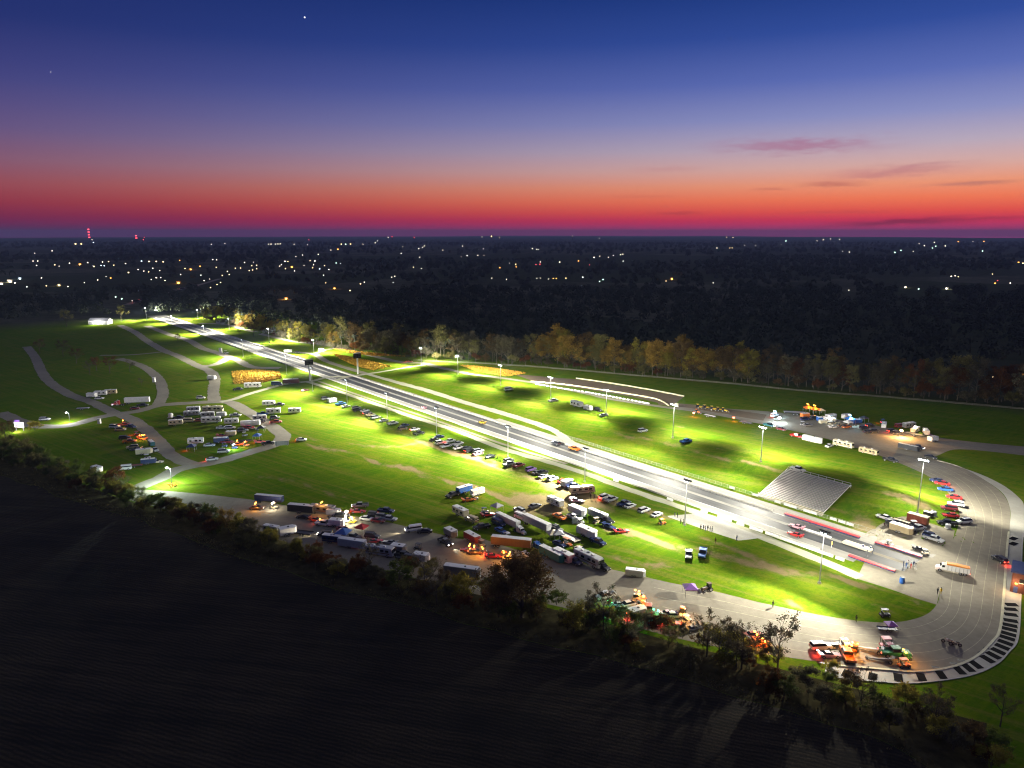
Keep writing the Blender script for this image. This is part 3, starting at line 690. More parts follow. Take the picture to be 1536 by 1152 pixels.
# white blocks along the paddock side of the strip and sign boards on the bank side fence
blk = MB().loft([(-1.5, 0, .85, .35, .2), (1.5, 0, .85, .35, .2)]).mesh('block_body', M_WHITE); blf = MB().box(-1.2, -.8, -.42, .42, 0, .12).mesh('block_foot', M_CONC2)
bpx = [(925, 722), (1004, 751), (1058, 768), (1083, 777), (1093, 781), (1112, 787), (1131, 794), (1139, 797), (1153, 803), (1163, 806), (1174, 811), (1186, 815), (1197, 820), (1208, 824), (1219, 829), (1230, 834), (1238, 837), (1257, 842)]
for i, q in enumerate(bpx):
    s_, t_ = strip_s(*q); p = Vector((*xy(s_, -14.6), .05))
    o = node('white_barrier_block', None, None, p, SANG); tag(o, 'white barrier block on the grass strip beside the return path', 'barrier', 'white barrier blocks beside the return path')
    node('block_body', blk, o, (0, 0, .05)); node('block_foot', blf, o); node('block_foot', blf, o, (2.0, 0, 0))
def fence(label, P, step, h, pm, rails, fabric=None, name='fence', cat='fence', group=None, rail_r=.035):
    n = max(2, int(sum((P[i + 1] - P[i]).length for i in range(len(P) - 1)) / step) + 1); P = catmull(P, n)
    P = [Vector((q.x, q.y, hgt(q.x, q.y))) for q in P]
    o = node(name, None, None, P[0]); tag(o, label, cat, group)
    pm_ = MB().box(-.05, .05, -.05, .05, 0, h).mesh('post', pm)
    for q in P: node('post', pm_, o, q - P[0])
    for z in rails: node('rail', MB().tube([q - P[0] + Vector((0, 0, z)) for q in P], rail_r, 4).mesh('rail', pm), o)
    if fabric:
        b = MB()
        for i in range(len(P) - 1):
            a, c = P[i] - P[0], P[i + 1] - P[0]; L = (c - a).length; m = max(2, int(L / .3))
            for k in range(m):
                f0 = a.lerp(c, k / m); f1 = f0 + (c - a) / L * .04
                b.quad(f0, f1, f1 + Vector((0, 0, h)), f0 + Vector((0, 0, h)))
        q = node('wire_mesh', b.mesh('wire_mesh', fabric), o); q['kind'] = 'stuff'
    return o
fence('chain link fence between the strip and the grass bank', stl(-52, 120, 17.0, 20), 3.0, 1.5, M_GALV, (1.45, .1), M_GALV)
sgn = MB().box(-1.4, 1.4, -.04, .04, .35, 1.35).mesh('sign_panel', M_WHITE); sgp = MB().box(-.05, .05, -.05, .05, 0, 1.4).mesh('sign_post', M_GALV)
for i, q in enumerate([(1096, 735), (1131, 746), (1163, 757), (1178, 761), (1188, 764), (1206, 771), (1217, 774), (1245, 784), (1258, 788), (1270, 792)]):
    s_, t_ = strip_s(*q); p = Vector((*xy(s_, 16.7), .02))
    o = node('banner_sign', None, None, p, SANG); tag(o, 'white banner board hung on the chain link fence by the bleachers', 'banner', 'white banners on the fence')
    node('banner_panel', sgn, o); node('banner_post', sgp, o, (-1.3, 0, 0)); node('banner_post', sgp, o, (1.3, 0, 0))
# back lot: rail fences, concrete blocks, far field fence
YW = mat('yellowed_rail', (.55, .52, .34), rough=.7, var=.12, scale=.4)
def board_fence(label, pxs, step):
    P = W(pxs); n = int(sum((P[i + 1] - P[i]).length for i in range(len(P) - 1)) / step) + 1; P = catmull(P, n)
    o = node('guard_wall', None, None, P[0]); tag(o, label, 'guard wall')
    for i in range(n - 1):
        a, c = P[i] - P[0], P[i + 1] - P[0]; d = c - a; L = d.length
        q = node('wall_block', MB().box(.02, L - .04, -.3, .3, 0, 1.0).mesh('wall_block', YW), o, (a.x, a.y, hgt(P[i].x, P[i].y) - P[0].z - .1), math.atan2(d.y, d.x))
board_fence('pale yellow wall on the wood side of the dirt oval', [(864, 568), (900, 573), (945, 580), (985, 587), (1026, 595)], 6)
board_fence('pale yellow wall on the bank side of the dirt oval, bent at its end', [(796, 573), (850, 578), (905, 586), (950, 593), (987, 600), (1003, 609)], 6)
cb = MB().box(-.9, .9, -.5, .5, 0, .9, .9).mesh('block_body', M_WHITE); cbt = MB().box(-.15, .15, -.15, .15, 0, .15).mesh('lifting_loop', M_MET)
PB = catmull(W([(805, 577), (840, 583), (880, 589), (930, 598), (972, 606)]), 34)
for q in PB:
    o = node('concrete_block', None, None, Vector((q.x, q.y, hgt(q.x, q.y))), rnd.uniform(-.2, .2) + SANG); tag(o, 'white concrete block in the row behind the spectator bank', 'block', 'row of white concrete blocks')
    node('block_body', cb, o); node('lifting_loop', cbt, o, (0, 0, .88))
fence('long low rail fence along the foot of the wood', W([(620, 541), (700, 545), (800, 551), (950, 564), (1100, 577), (1200, 587), (1330, 597), (1448, 607), (1560, 617)]), 9, 1.3, mat('weathered_rail', (.22, .21, .17), rough=.9), (1.25, .8, .4), None, rail_r=.09)

# ------------------------------------------------------------------ bleachers on the bank
tl, tr, br, bl = at(1182, 708), at(1276, 735), at(1233, 771), at(1140, 741)
sL = (st(tl.x, tl.y)[0] + st(bl.x, bl.y)[0]) / 2; sR = (st(tr.x, tr.y)[0] + st(br.x, br.y)[0]) / 2
tB = st(br.x, br.y)[1]; tT = st(tr.x, tr.y)[1]
tB = max(tB, 18.5)
p = Vector((*xy((sL + sR) / 2, tB), 0)); o = node('bleachers', None, None, p, SANG); tag(o, 'wide aluminium bleachers with a centre aisle on the grass bank', 'bleachers')
LB = abs(sL - sR); NR = 20; dt = (tT - tB) / NR
zb = lambda t: float(np.interp(t, [tB, tT], [.7, 6.9]))
seat_m = MB().box(-LB / 4 + .45, LB / 4 - .45, -.3, .3, 0, .07).mesh('seat_plank', M_BENCH); foot_m = MB().box(-LB / 4 + .45, LB / 4 - .45, -.4, .4, 0, .05).mesh('foot_plank', M_BENCH)
rise = MB().box(-LB / 2 + .1, LB / 2 - .1, -.03, .03, -.42, 0).mesh('riser_plank', M_MET)
for r in range(NR):
    t_ = tB + (r + .5) * dt; z = zb(t_)
    for sg in (-1, 1):
        node('seat_plank', seat_m, o, (sg * LB / 4, -(t_ - tB) - dt * .2, z + .45)); node('foot_plank', foot_m, o, (sg * LB / 4, -(t_ - tB) + dt * .2, z))
    node('riser_plank', rise, o, (0, -(t_ - tB) - dt * .42, z + .4))
    node('aisle_step', MB().box(-.42, .42, -dt / 2 + .02, dt / 2 - .02, 0, .06).mesh('aisle_step', M_CONC2), o, (0, -(t_ - tB), z + .02))
for sg in (-1, 1):
    node('side_stringer', MB().tube([(sg * LB / 2, 0, zb(tB)), (sg * LB / 2, -(tT - tB), zb(tT) + .3)], .16, 4).mesh('side_stringer', M_WHITE), o)
for z, t_ in ((.55, tB - .5), (1.1, tB - .5)): node('front_rail', MB().tube([(-LB / 2 - .3, .5, z + .1), (LB / 2 + .3, .5, z + .1)], .17, 5).mesh('front_rail', M_CREAM), o)
node('walkway', MB().box(-LB / 2 - .4, LB / 2 + .4, .1, 1.6, 0, .35).mesh('walkway', M_CREAM), o)
node('back_walkway', MB().box(-LB / 2, LB / 2, -(tT - tB) - 1.6, -(tT - tB) - .1, 6.6, 6.95).mesh('back_walkway', M_BENCH), o)
node('top_rail', MB().tube([(-LB / 2, -(tT - tB) - .5, zb(tT) + 1.2), (LB / 2, -(tT - tB) - .5, zb(tT) + 1.2)], .1, 5).mesh('top_rail', M_WHITE), o)
for k in range(9):
    x = -LB / 2 + LB * k / 8
    node('rail_post', MB().box(-.06, .06, -.06, .06, 6.0, 8.1).mesh('rail_post', M_WHITE), o, (x, -(tT - tB) - .5, 0))

# ------------------------------------------------------------------ buildings
def tower_building():
    p = at(1514.5, 887); o = node('brown_building', None, None, p, -math.atan2(p.x, p.y)); tag(o, 'rust brown two storey building with a flat navy roof by the turn', 'building')
    w, d, h = 18, 9.0, 6.6
    wall = node('wall', MB().box(0, w, 0, d, 0, h).mesh('wall', M_RUST), o)
    for k in range(13): node('siding_board', MB().box(.02, w - .02, -.06, -.005, 0, .46).mesh('siding_board', M_RUST), wall, (0, 0, .05 + k * .5))
    rf = node('roof', MB().box(-.5, w + .5, -.6, d + .5, h, h + .35).mesh('roof', M_NAVY), o)
    for k in range(18): node('roof_seam', MB().box(-.04, .04, -.55, d + .45, h + .351, h + .42).mesh('roof_seam', M_NAVY), rf, (k * 1.05 + .1, 0, 0))
    for k in range(3):
        q = node('window', MB().box(0, 1.8, -.14, -.06, 0, 1.3).mesh('window', M_GLASS), o, (2 + k * 4.5, 0, 3.6)); node('sill', MB().box(-.1, 1.9, -.25, -.06, -.12, 0).mesh('sill', M_WHITE), q)
    node('added_wall_lamp', MB().box(0, .6, -.4, -.07, 0, .25).mesh('added_wall_lamp', M_AMB), o, (1.0, 0, 3.0)); lamp('POINT', o.matrix_basis @ Vector((1.3, -2.0, 3.4)), 1400, (1, .6, .3), radius=.2)  # amber lamp and point light added to warm the wall front
    q = node('door', MB().box(0, 1.1, -.12, -.06, 0, 2.1).mesh('door', M_NAVY), o, (.8, 0, 0)); node('handle', MB().box(.9, .98, -.2, -.12, 1, 1.1).mesh('handle', M_RIM), q)
tower_building()
def shed(px0, px1, yb, h, label):
    a, c = at(px0, yb), at(px1, yb); w = (c - a).length; d = 12; o = node('long_shed', None, None, a, math.atan2(c.y - a.y, c.x - a.x)); tag(o, label, 'shed')
    node('wall', MB().box(0, w, 0, d, 0, h).mesh('wall', M_WHITE), o)
    b = MB(); b.quad((-.6, -.6, h - .1), (w + .6, -.6, h - .1), (w + .6, d / 2, h + 3.2), (-.6, d / 2, h + 3.2)); b.quad((-.6, d / 2, h + 3.2), (w + .6, d / 2, h + 3.2), (w + .6, d + .6, h - .1), (-.6, d + .6, h - .1)); b.quad((-.6, -.6, h - .1), (-.6, d / 2, h + 3.2), (-.6, d + .6, h - .1)); b.quad((w + .6, -.6, h - .1), (w + .6, d + .6, h - .1), (w + .6, d / 2, h + 3.2))
    node('roof', b.mesh('roof', M_GALV), o)
    for k in range(4): node('bay_door', MB().box(0, w / 5.5, -.15, -.02, 0, h * .8).mesh('bay_door', M_GALV), o, (w * (.04 + k * .245), 0, 0))
    lamp('POINT', (a + c) / 2 + Vector((0, -7, h + 2)), 16000, (1, .97, .9), radius=.5)
shed(133, 161, 487, 4.5, 'long white shed with bay doors behind the camping field')
def gate_hut():
    p = at(30, 646); o = node('gate_sign', None, None, p, -.15); tag(o, 'lit white and purple gate sign above a yellow bush', 'sign')
    for x in (-2.4, 2.4): node('post', MB().box(x - .15, x + .15, -.15, .15, 0, 5.2).mesh('post', M_MET), o)
    b = node('board', MB().box(-3, 3, -.25, .25, 2.0, 5.0).mesh('board', M_WHITE), o)
    node('header', MB().box(-2.6, .4, -.3, .3, 5.0, 6.4).mesh('header', mat('purple_panel', (.12, .06, .3), rough=.5)), o)
    node('text_panel', MB().box(-2.4, 2.4, -.3, -.26, 2.6, 3.4).mesh('text_panel', mat('lilac_panel', (.45, .3, .55), rough=.5)), b)
    lamp('POINT', p + Vector((0, -3.5, 3)), 5200, (1, .9, .85), radius=.3)
gate_hut()

# ------------------------------------------------------------------ vehicles: each kind is a list of (part, mesh, place, sub-parts)
def wheel_mesh(r, w): 
    return MB().tube([(0, -w / 2, 0), (0, w / 2, 0)], r, 10).mesh('wheel', M_RUB), MB().tube([(0, -w / 2 - .012, 0), (0, w / 2 + .012, 0)], r * .58, 8).mesh('rim', M_RIM)
def wheels(xs, y, r, w, twin=False):
    a, b = wheel_mesh(r, w); out = []
    for x in xs:
        for s in (-1, 1): out.append(('wheel', a, (x, s * y, r), [('rim', b, (0, 0, 0))]))
    return out
def bx(name, m, *a, **k): return MB().box(*a, **k).mesh(name, m)
def lights(x0, x1, y, z0, z1, sz=.16):
    h = bx('headlight', M_LENS, -.03, .03, -sz, sz, -.09, .09); t = bx('taillight', M_REDL, -.03, .03, -sz * .8, sz * .8, -.11, .11)
    return [('headlight', h, (x1, y, z1), []), ('headlight', h, (x1, -y, z1), []), ('taillight', t, (x0, y, z0), []), ('taillight', t, (x0, -y, z0), [])]
KIND = {}
def car_kind(body, cab, roof, wx, wy, wr, ltz, extra=()):
    P = [('body', MB().loft(body).mesh('body', M_PAINT), (0, 0, 0), []), ('window_band', MB().loft(cab).mesh('window_band', M_GLASS), (0, 0, 0), []),
         ('roof_panel', MB().loft(roof, ch=.3).mesh('roof_panel', M_PAINT), (0, 0, 0), [])]
    P += wheels(wx, wy, wr, .24) + lights(body[0][0] - .01, body[-1][0] + .01, .58, *ltz) + list(extra)
    return P
bump_f = lambda x: bx('bumper', M_DARK, x - .06, x + .06, -.82, .82, .34, .52)
KIND['sedan'] = ('sedan', 1.45, 'car', car_kind([(-2.35, .45, .85, .76, .74), (-2.15, .3, .96, .88, .84), (-1.0, .25, .99, .92, .88), (1.0, .25, .97, .92, .88), (2.05, .28, .84, .88, .8), (2.36, .4, .7, .72, .7)],
    [(-1.8, .94, .97, .72, .7), (-1.05, .94, 1.40, .8, .62), (.2, .94, 1.43, .82, .64), (1.2, .94, .97, .78, .74)], [(-1.12, 1.385, 1.44, .62, .55), (.25, 1.42, 1.47, .64, .57)], (-1.42, 1.42), .8, .33, (.78, .66)))
KIND['suv'] = ('suv', 1.8, 'car', car_kind([(-2.35, .45, 1.1, .84, .8), (-2.2, .35, 1.16, .94, .9), (1.1, .32, 1.14, .95, .9), (2.1, .35, 1.02, .92, .84), (2.4, .45, .86, .78, .74)],
    [(-2.28, 1.1, 1.16, .82, .8), (-1.95, 1.1, 1.70, .86, .72), (.5, 1.1, 1.74, .86, .72), (1.25, 1.1, 1.15, .84, .78)], [(-2.05, 1.69, 1.78, .74, .66), (.55, 1.72, 1.79, .74, .66)], (-1.45, 1.45), .84, .38, (.95, .82),
    [('roof_rail', bx('roof_rail', M_DARK, -1.8, .4, -.03, .03, 0, .06), (0, .6, 1.79), []), ('roof_rail', bx('roof_rail', M_DARK, -1.8, .4, -.03, .03, 0, .06), (0, -.6, 1.79), [])]))
def bed_mesh():
    b = MB(); b.box(-2.72, -.62, -.96, -.86, .9, 1.16); b.box(-2.72, -.62, .86, .96, .9, 1.16); b.box(-2.80, -2.70, -.96, .96, .7, 1.16); b.box(-2.7, -.62, -.86, .86, .72, .8); return b
KIND['pickup'] = ('pickup_truck', 1.85, 'pickup', [('body', MB().loft([(-2.75, .45, .9, .9, .92), (-.7, .42, .9, .95, .95)]).mesh('body', M_PAINT), (0, 0, 0), []),
    ('bed', bed_mesh().mesh('bed', M_PAINT), (0, 0, 0), []), ('hood', MB().loft([(-.7, .42, 1.16, .95, .93), (1.35, .42, 1.16, .95, .9), (2.4, .45, 1.05, .92, .84), (2.72, .5, .92, .8, .76)]).mesh('hood', M_PAINT), (0, 0, 0), []),
    ('window_band', MB().loft([(-.75, 1.12, 1.75, .88, .74), (.75, 1.12, 1.8, .88, .74), (1.45, 1.12, 1.17, .86, .8)]).mesh('window_band', M_GLASS), (0, 0, 0), []),
    ('roof_panel', MB().loft([(-.78, 1.76, 1.84, .76, .68), (.8, 1.78, 1.86, .76, .68)], ch=.3).mesh('roof_panel', M_PAINT), (0, 0, 0), []),
    ('bumper', bump_f(0), (2.72, 0, .1), []), ('bumper', bump_f(0), (-2.82, 0, .1), [])] + wheels((-1.75, 1.7), .84, .4, .28) + lights(-2.81, 2.70, .7, .95, .85))
KIND['van'] = ('van', 2.1, 'van', car_kind([(-2.6, .45, 1.3, .9, .9), (-2.5, .35, 1.4, .98, .96), (1.5, .35, 1.35, .98, .95), (2.3, .38, 1.1, .94, .86), (2.6, .45, .9, .82, .78)],
    [(-2.5, 1.3, 1.75, .94, .86), (1.1, 1.3, 1.8, .92, .82), (2.0, 1.2, 1.3, .9, .84)], [(-2.55, 1.74, 2.1, .9, .74), (1.05, 1.76, 2.08, .88, .74), (1.4, 1.6, 1.7, .8, .76)], (-1.6, 1.6), .86, .38, (1.0, .85)))
KIND['racecar'] = ('race_car', 1.2, 'race car', car_kind([(-2.3, .4, .9, .8, .8), (-1.2, .2, .9, .92, .85), (.6, .2, .8, .92, .85), (1.9, .2, .62, .85, .76), (2.5, .25, .42, .6, .55)],
    [(-1.5, .85, .9, .66, .6), (-.8, .85, 1.2, .7, .5), (.0, .85, 1.2, .7, .5), (.75, .75, .8, .66, .6)], [(-.9, 1.19, 1.25, .5, .44), (.05, 1.19, 1.24, .5, .44)], (-1.5, 1.5), .82, .36, (.7, .5),
    [('rear_wing', bx('rear_wing', M_PAINT, -2.6, -2.1, -.85, .85, 1.15, 1.22), (0, 0, 0), [('wing_strut', bx('wing_strut', M_DARK, -2.4, -2.3, -.5, -.45, .8, 1.15), (0, 0, 0)), ('wing_strut', bx('wing_strut', M_DARK, -2.4, -2.3, .45, .5, .8, 1.15), (0, 0, 0))])]))
KIND['dragster'] = ('dragster', 1.5, 'race car', [('body', MB().loft([(-1.6, .3, .9, .35, .3), (-.6, .2, .95, .36, .3), (1.5, .2, .6, .28, .24), (4.2, .2, .36, .12, .1)]).mesh('body', M_PAINT), (0, 0, 0), []),
    ('roll_cage', MB().tube([(-.9, -.3, .8), (-.8, -.25, 1.25), (-.8, .25, 1.25), (-.9, .3, .8)], .05, 5).mesh('roll_cage', M_DARK), (0, 0, 0), []), ('engine', bx('engine', M_MET, -1.7, -1.0, -.3, .3, .6, 1.1), (0, 0, 0), []),
    ('rear_wing', bx('rear_wing', M_PAINT, -2.2, -1.6, -.7, .7, 1.5, 1.56), (0, 0, 0), [('wing_strut', bx('wing_strut', M_DARK, -1.9, -1.8, -.4, -.34, .9, 1.5), (0, 0, 0)), ('wing_strut', bx('wing_strut', M_DARK, -1.9, -1.8, .34, .4, .9, 1.5), (0, 0, 0))])]
    + wheels((-1.3,), .62, .45, .42) + wheels((3.7,), .35, .26, .1))
def box_trailer(L, h, z0=.45, nose=True, roofm=M_WHITE):
    hw = 1.25; P = []
    secs = [(-L / 2, z0, h, hw, hw), (L / 2, z0, h, hw, hw)] + ([(L / 2 + .7, z0, h - .1, .5, .5)] if nose else [])
    P.append(('body', MB().loft(secs, ch=.02).mesh('body', M_PANEL), (0, 0, 0), [('rear_door', bx('rear_door', M_PANEL, -.03, .0, -1.12, 1.12, z0 + .1, h - .12), (-L / 2 - .005, 0, 0)), ('side_door', bx('side_door', M_PANEL, -.4, .4, 0, .02, z0 + .12, h - .35), (L * .25, -hw - .025, 0))]))
    P.append(('roof', bx('roof', roofm, -L / 2 - .03, L / 2 + .03, -hw + .12, hw - .12, 0, .06), (0, 0, h + .002), [('roof_vent', bx('roof_vent', M_DARK, -.25, .25, -.25, .25, 0, .14), (L * .12, 0, .061))]))
    P.append(('tongue', MB().tube([(L / 2, -.6, z0), (L / 2 + 1.6, 0, z0), (L / 2, .6, z0)], .06, 4).mesh('tongue', M_DARK), (0, 0, 0), []))
    P.append(('fender', bx('fender', M_MET, -1.0, 1.0, -.1, .1, 0, .08), (-L * .05, hw + .08, .82), [])); P.append(('fender', bx('fender', M_MET, -1.0, 1.0, -.1, .1, 0, .08), (-L * .05, -hw - .08, .82), []))
    P += wheels((-L * .05 - .45, -L * .05 + .45), hw + .02, .36, .22)
    tl_ = bx('taillight', M_REDL, -.03, 0, -.1, .1, -.1, .1); P += [('taillight', tl_, (-L / 2 - .04, 1.1, .9), []), ('taillight', tl_, (-L / 2 - .04, -1.1, .9), [])]
    return P
KIND['box'] = ('enclosed_trailer', 2.5, 'trailer', box_trailer(6.2, 2.6))
KIND['sbox'] = ('cargo_trailer', 2.1, 'trailer', box_trailer(4.0, 2.3))
KIND['lbox'] = ('long_enclosed_trailer', 3.0, 'trailer', box_trailer(10.5, 3.2))
def camper(L):
    P = box_trailer(L, 2.9, .6, False); P = [q for q in P if q[0] not in ('fender',)]
    w = bx('window', M_GLASS, -.45, .45, -.02, .02, -.35, .3); ww = bx('window_trim', M_DARK, -.5, .5, -.012, .012, -.4, .35)
    for x in (-.32, -.06, .3):
        for s in (-1, 1): P.append(('window', w, (L * x, s * 1.27, 1.95), [('window_trim', ww, (0, 0, 0))]))
    P.append(('stripe', bx('stripe', mat('tan_stripe', (.2, .15, .1), rough=.5), -L / 2 + .1, L / 2 - .1, -1.275, 1.275, 1.15, 1.35), (0, 0, 0), []))
    P.append(('air_conditioner', bx('air_conditioner', M_WHITE, -.5, .5, -.4, .4, 0, .28, taper=.85), (0, 0, 2.98), []))
    return P
KIND['camper'] = ('camper_trailer', 2.7, 'camper', camper(7.0))
def motorhome():
    L = 9.5; P = [('body', MB().loft([(-L / 2, .5, 3.1, 1.25, 1.25), (L / 2 - 1.0, .5, 3.15, 1.25, 1.25), (L / 2 - .1, .5, 3.0, 1.22, 1.2), (L / 2 + .15, .55, 1.5, 1.15, 1.15)], ch=.05).mesh('body', M_PANEL), (0, 0, 0), []),
        ('windshield', MB().loft([(L / 2 - .25, 1.6, 2.75, 1.16, 1.16), (L / 2 + .13, 1.6, 2.6, 1.12, 1.1)], ch=.1).mesh('windshield', M_GLASS), (.03, 0, 0), []),
        ('stripe', bx('stripe', mat('brown_stripe', (.16, .09, .06), rough=.5), -L / 2 + .2, L / 2 - .8, -1.27, 1.27, 1.15, 1.5), (0, 0, 0), []),
        ('awning', MB().tube([(-L * .3, 1.35, 2.85), (L * .25, 1.35, 2.85)], .1, 6).mesh('awning', M_WHITE), (0, 0, 0), [])]
    w = bx('window', M_GLASS, -.6, .6, -.02, .02, -.35, .35)
    for x in (-.36, -.12, .14, .32):
        for s in (-1, 1): P.append(('window', w, (L * x, s * 1.27, 2.1), []))
    for x in (-2.4, 1.6): P.append(('air_conditioner', bx('air_conditioner', M_WHITE, -.5, .5, -.4, .4, 0, .3, taper=.85), (x, 0, 3.13), []))
    P.append(('roof_hatch', bx('roof_hatch', M_DARK, -.3, .3, -.3, .3, 0, .12), (-.4, .3, 3.14), []))
    return P + wheels((-L * .28, L * .32), 1.12, .48, .3) + lights(-L / 2 - .01, L / 2 + .16, .9, 1.0, .9)
KIND['rv'] = ('motorhome', 2.9, 'motorhome', motorhome())
def semi_tractor():
    P = [('cab', MB().loft([(-.9, .9, 3.0, 1.15, 1.1), (.6, .9, 2.9, 1.15, 1.05), (1.1, .9, 2.0, 1.12, 1.05)], ch=.08).mesh('cab', M_PAINT), (0, 0, 0), []), ('windshield', MB().loft([(.62, 1.95, 2.75, .98, .92), (1.06, 1.95, 2.05, 1.0, .95)], ch=.1).mesh('windshield', M_GLASS), (.06, 0, .04), []),
         ('sleeper', MB().loft([(-2.3, .9, 3.4, 1.2, 1.15), (-.95, .9, 3.4, 1.2, 1.15)], ch=.06).mesh('sleeper', M_PAINT), (0, 0, 0), []), ('hood', MB().loft([(1.1, .7, 1.9, 1.05, .95), (2.6, .6, 1.7, .95, .8), (2.9, .6, 1.5, .8, .7)], ch=.12).mesh('hood', M_PAINT), (0, 0, 0), []),
         ('grille', bx('grille', M_RIM, 2.88, 2.95, -.5, .5, .7, 1.45), (0, 0, 0), []), ('chassis', bx('chassis', M_DARK, -5.2, 2.5, -.45, .45, .55, .85), (0, 0, 0), []), ('fifth_wheel', bx('fifth_wheel', M_DARK, -4.6, -3.4, -.5, .5, .86, 1.1), (0, 0, 0), []),
         ('side_window', bx('side_window', M_GLASS, -.3, .55, -1.16, 1.16, 2.0, 2.6), (0, 0, 0), [])]
    st_ = MB().tube([(-.95, 0, 1.0), (-.95, 0, 4.0)], .09, 6).mesh('exhaust_stack', M_RIM); ft = MB().tube([(-2.0, 0, .75), (-.3, 0, .75)], .33, 8).mesh('fuel_tank', M_RIM)
    for s in (-1, 1): P += [('exhaust_stack', st_, (0, s * 1.28, 0), []), ('fuel_tank', ft, (0, s * .95, 0), [])]
    return P + wheels((-4.6, -3.4, 1.9), .98, .5, .4) + lights(-5.2, 2.93, .7, .8, 1.0)
KIND['semi'] = ('semi_tractor', 2.4, 'semi tractor', semi_tractor())
def semi_trailer(roofm=M_WHITE):
    L = 14.5; P = [('body', MB().loft([(-L / 2, 1.15, 4.05, 1.28, 1.28), (L / 2, 1.15, 4.05, 1.28, 1.28)], ch=.015).mesh('body', M_PANEL), (0, 0, 0), []), ('roof', bx('roof', roofm, -L / 2 - .02, L / 2 + .02, -1.2, 1.2, 0, .05), (0, 0, 4.052), []),
        ('rear_door', bx('rear_door', M_PANEL, -.04, 0, -1.15, -.02, 1.3, 3.95), (-L / 2 - .005, 0, 0), []), ('rear_door', bx('rear_door', M_PANEL, -.04, 0, .02, 1.15, 1.3, 3.95), (-L / 2 - .005, 0, 0), []), ('chassis', bx('chassis', M_DARK, -L / 2, L / 2 - 1, -.5, .5, .85, 1.13), (0, 0, 0), [])]
    lg = bx('landing_leg', M_DARK, -.1, .1, -.1, .1, .05, 1.1)
    rib = bx('side_rib', M_PANEL, -.03, .03, -1.31, 1.31, 1.3, 3.9)
    for k in range(9): P.append(('side_rib', rib, (-L / 2 + 1.2 + k * 1.5, 0, 0), []))
    for s in (-1, 1): P.append(('landing_leg', lg, (L * .28, s * .7, 0), []))
    tl_ = bx('taillight', M_REDL, -.03, 0, -.15, .15, -.1, .1); P += [('taillight', tl_, (-L / 2 - .05, s * .95, 1.05), []) for s in (-1, 1)]
    return P + wheels((-L / 2 + 1.3, -L / 2 + 2.6), 1.0, .5, .42)
KIND['semitrailer'] = ('semi_trailer', 3.0, 'semi trailer', semi_trailer())
KIND['flat'] = ('flatbed_trailer', .8, 'flatbed', [('deck', bx('deck', M_PANEL, -3, 3, -1.1, 1.1, .62, .72), (0, 0, 0), []), ('side_rail', bx('side_rail', M_DARK, -3, 3, 1.1, 1.18, .6, .9), (0, 0, 0), []), ('side_rail', bx('side_rail', M_DARK, -3, 3, -1.18, -1.1, .6, .9), (0, 0, 0), []), ('tongue', MB().tube([(3, -.5, .6), (4.4, 0, .55), (3, .5, .6)], .06, 4).mesh('tongue', M_DARK), (0, 0, 0), [])] + wheels((-.5, .5), 1.22, .33, .2))
def utv():
    P = [('chassis', MB().loft([(-1.2, .3, .6, .5, .5), (-.2, .25, .62, .6, .55), (.8, .3, .85, .58, .5), (1.25, .4, .7, .45, .4)]).mesh('chassis', M_PAINT), (0, 0, 0), []), ('seat', bx('seat', M_DARK, -.55, -.05, -.55, .55, .6, .85), (0, 0, 0), []), ('backrest', bx('backrest', M_DARK, -.65, -.52, -.55, .55, .85, 1.3), (0, 0, 0), []),
         ('roof', MB().loft([(-1.0, 1.85, 1.95, .65, .6), (.6, 1.85, 1.95, .65, .6)], ch=.3).mesh('roof', M_PAINT), (0, 0, 0), [])]
    ps = MB().tube([(0, 0, .6), (0, 0, 1.86)], .035, 4).mesh('roof_post', M_DARK)
    for x in (-.9, .5):
        for s in (-1, 1): P.append(('roof_post', ps, (x, s * .55, 0), []))
    return P + wheels((-.8, .85), .58, .3, .24) + lights(-1.2, 1.22, .35, .5, .62, .1)
KIND['utv'] = ('golf_cart', 1.2, 'golf cart', utv())
def tractor():
    P = [('hood', MB().loft([(.0, .8, 1.6, .4, .36), (1.9, .75, 1.45, .38, .32), (2.1, .8, 1.3, .3, .25)]).mesh('hood', M_PAINT), (0, 0, 0), []), ('cab', MB().loft([(-1.2, 1.0, 2.7, .7, .62), (-.1, 1.0, 2.7, .7, .62)], ch=.08).mesh('cab', M_GLASS), (0, 0, 0), []), ('cab_roof', MB().loft([(-1.35, 2.7, 2.85, .75, .68), (.05, 2.7, 2.85, .75, .68)]).mesh('cab_roof', M_PAINT), (0, 0, 0), []), ('rear_body', bx('rear_body', M_DARK, -1.4, .2, -.5, .5, .5, 1.05), (0, 0, 0), []),
         ('loader_arm', MB().tube([(.1, -.6, 1.5), (1.8, -.65, 1.2), (2.9, -.65, .5)], .09, 5).mesh('loader_arm', M_PAINT), (0, 0, 0), []), ('loader_arm', MB().tube([(.1, .6, 1.5), (1.8, .65, 1.2), (2.9, .65, .5)], .09, 5).mesh('loader_arm', M_PAINT), (0, 0, 0), []), ('bucket', MB().loft([(2.8, .15, .85, .9, .9), (3.4, .1, .3, .9, .9)]).mesh('bucket', M_MET), (0, 0, 0), [])]
    return P + wheels((-.8,), .85, .78, .45) + wheels((1.5,), .7, .45, .3)
KIND['tractor'] = ('loader_tractor', 1.6, 'tractor', tractor())
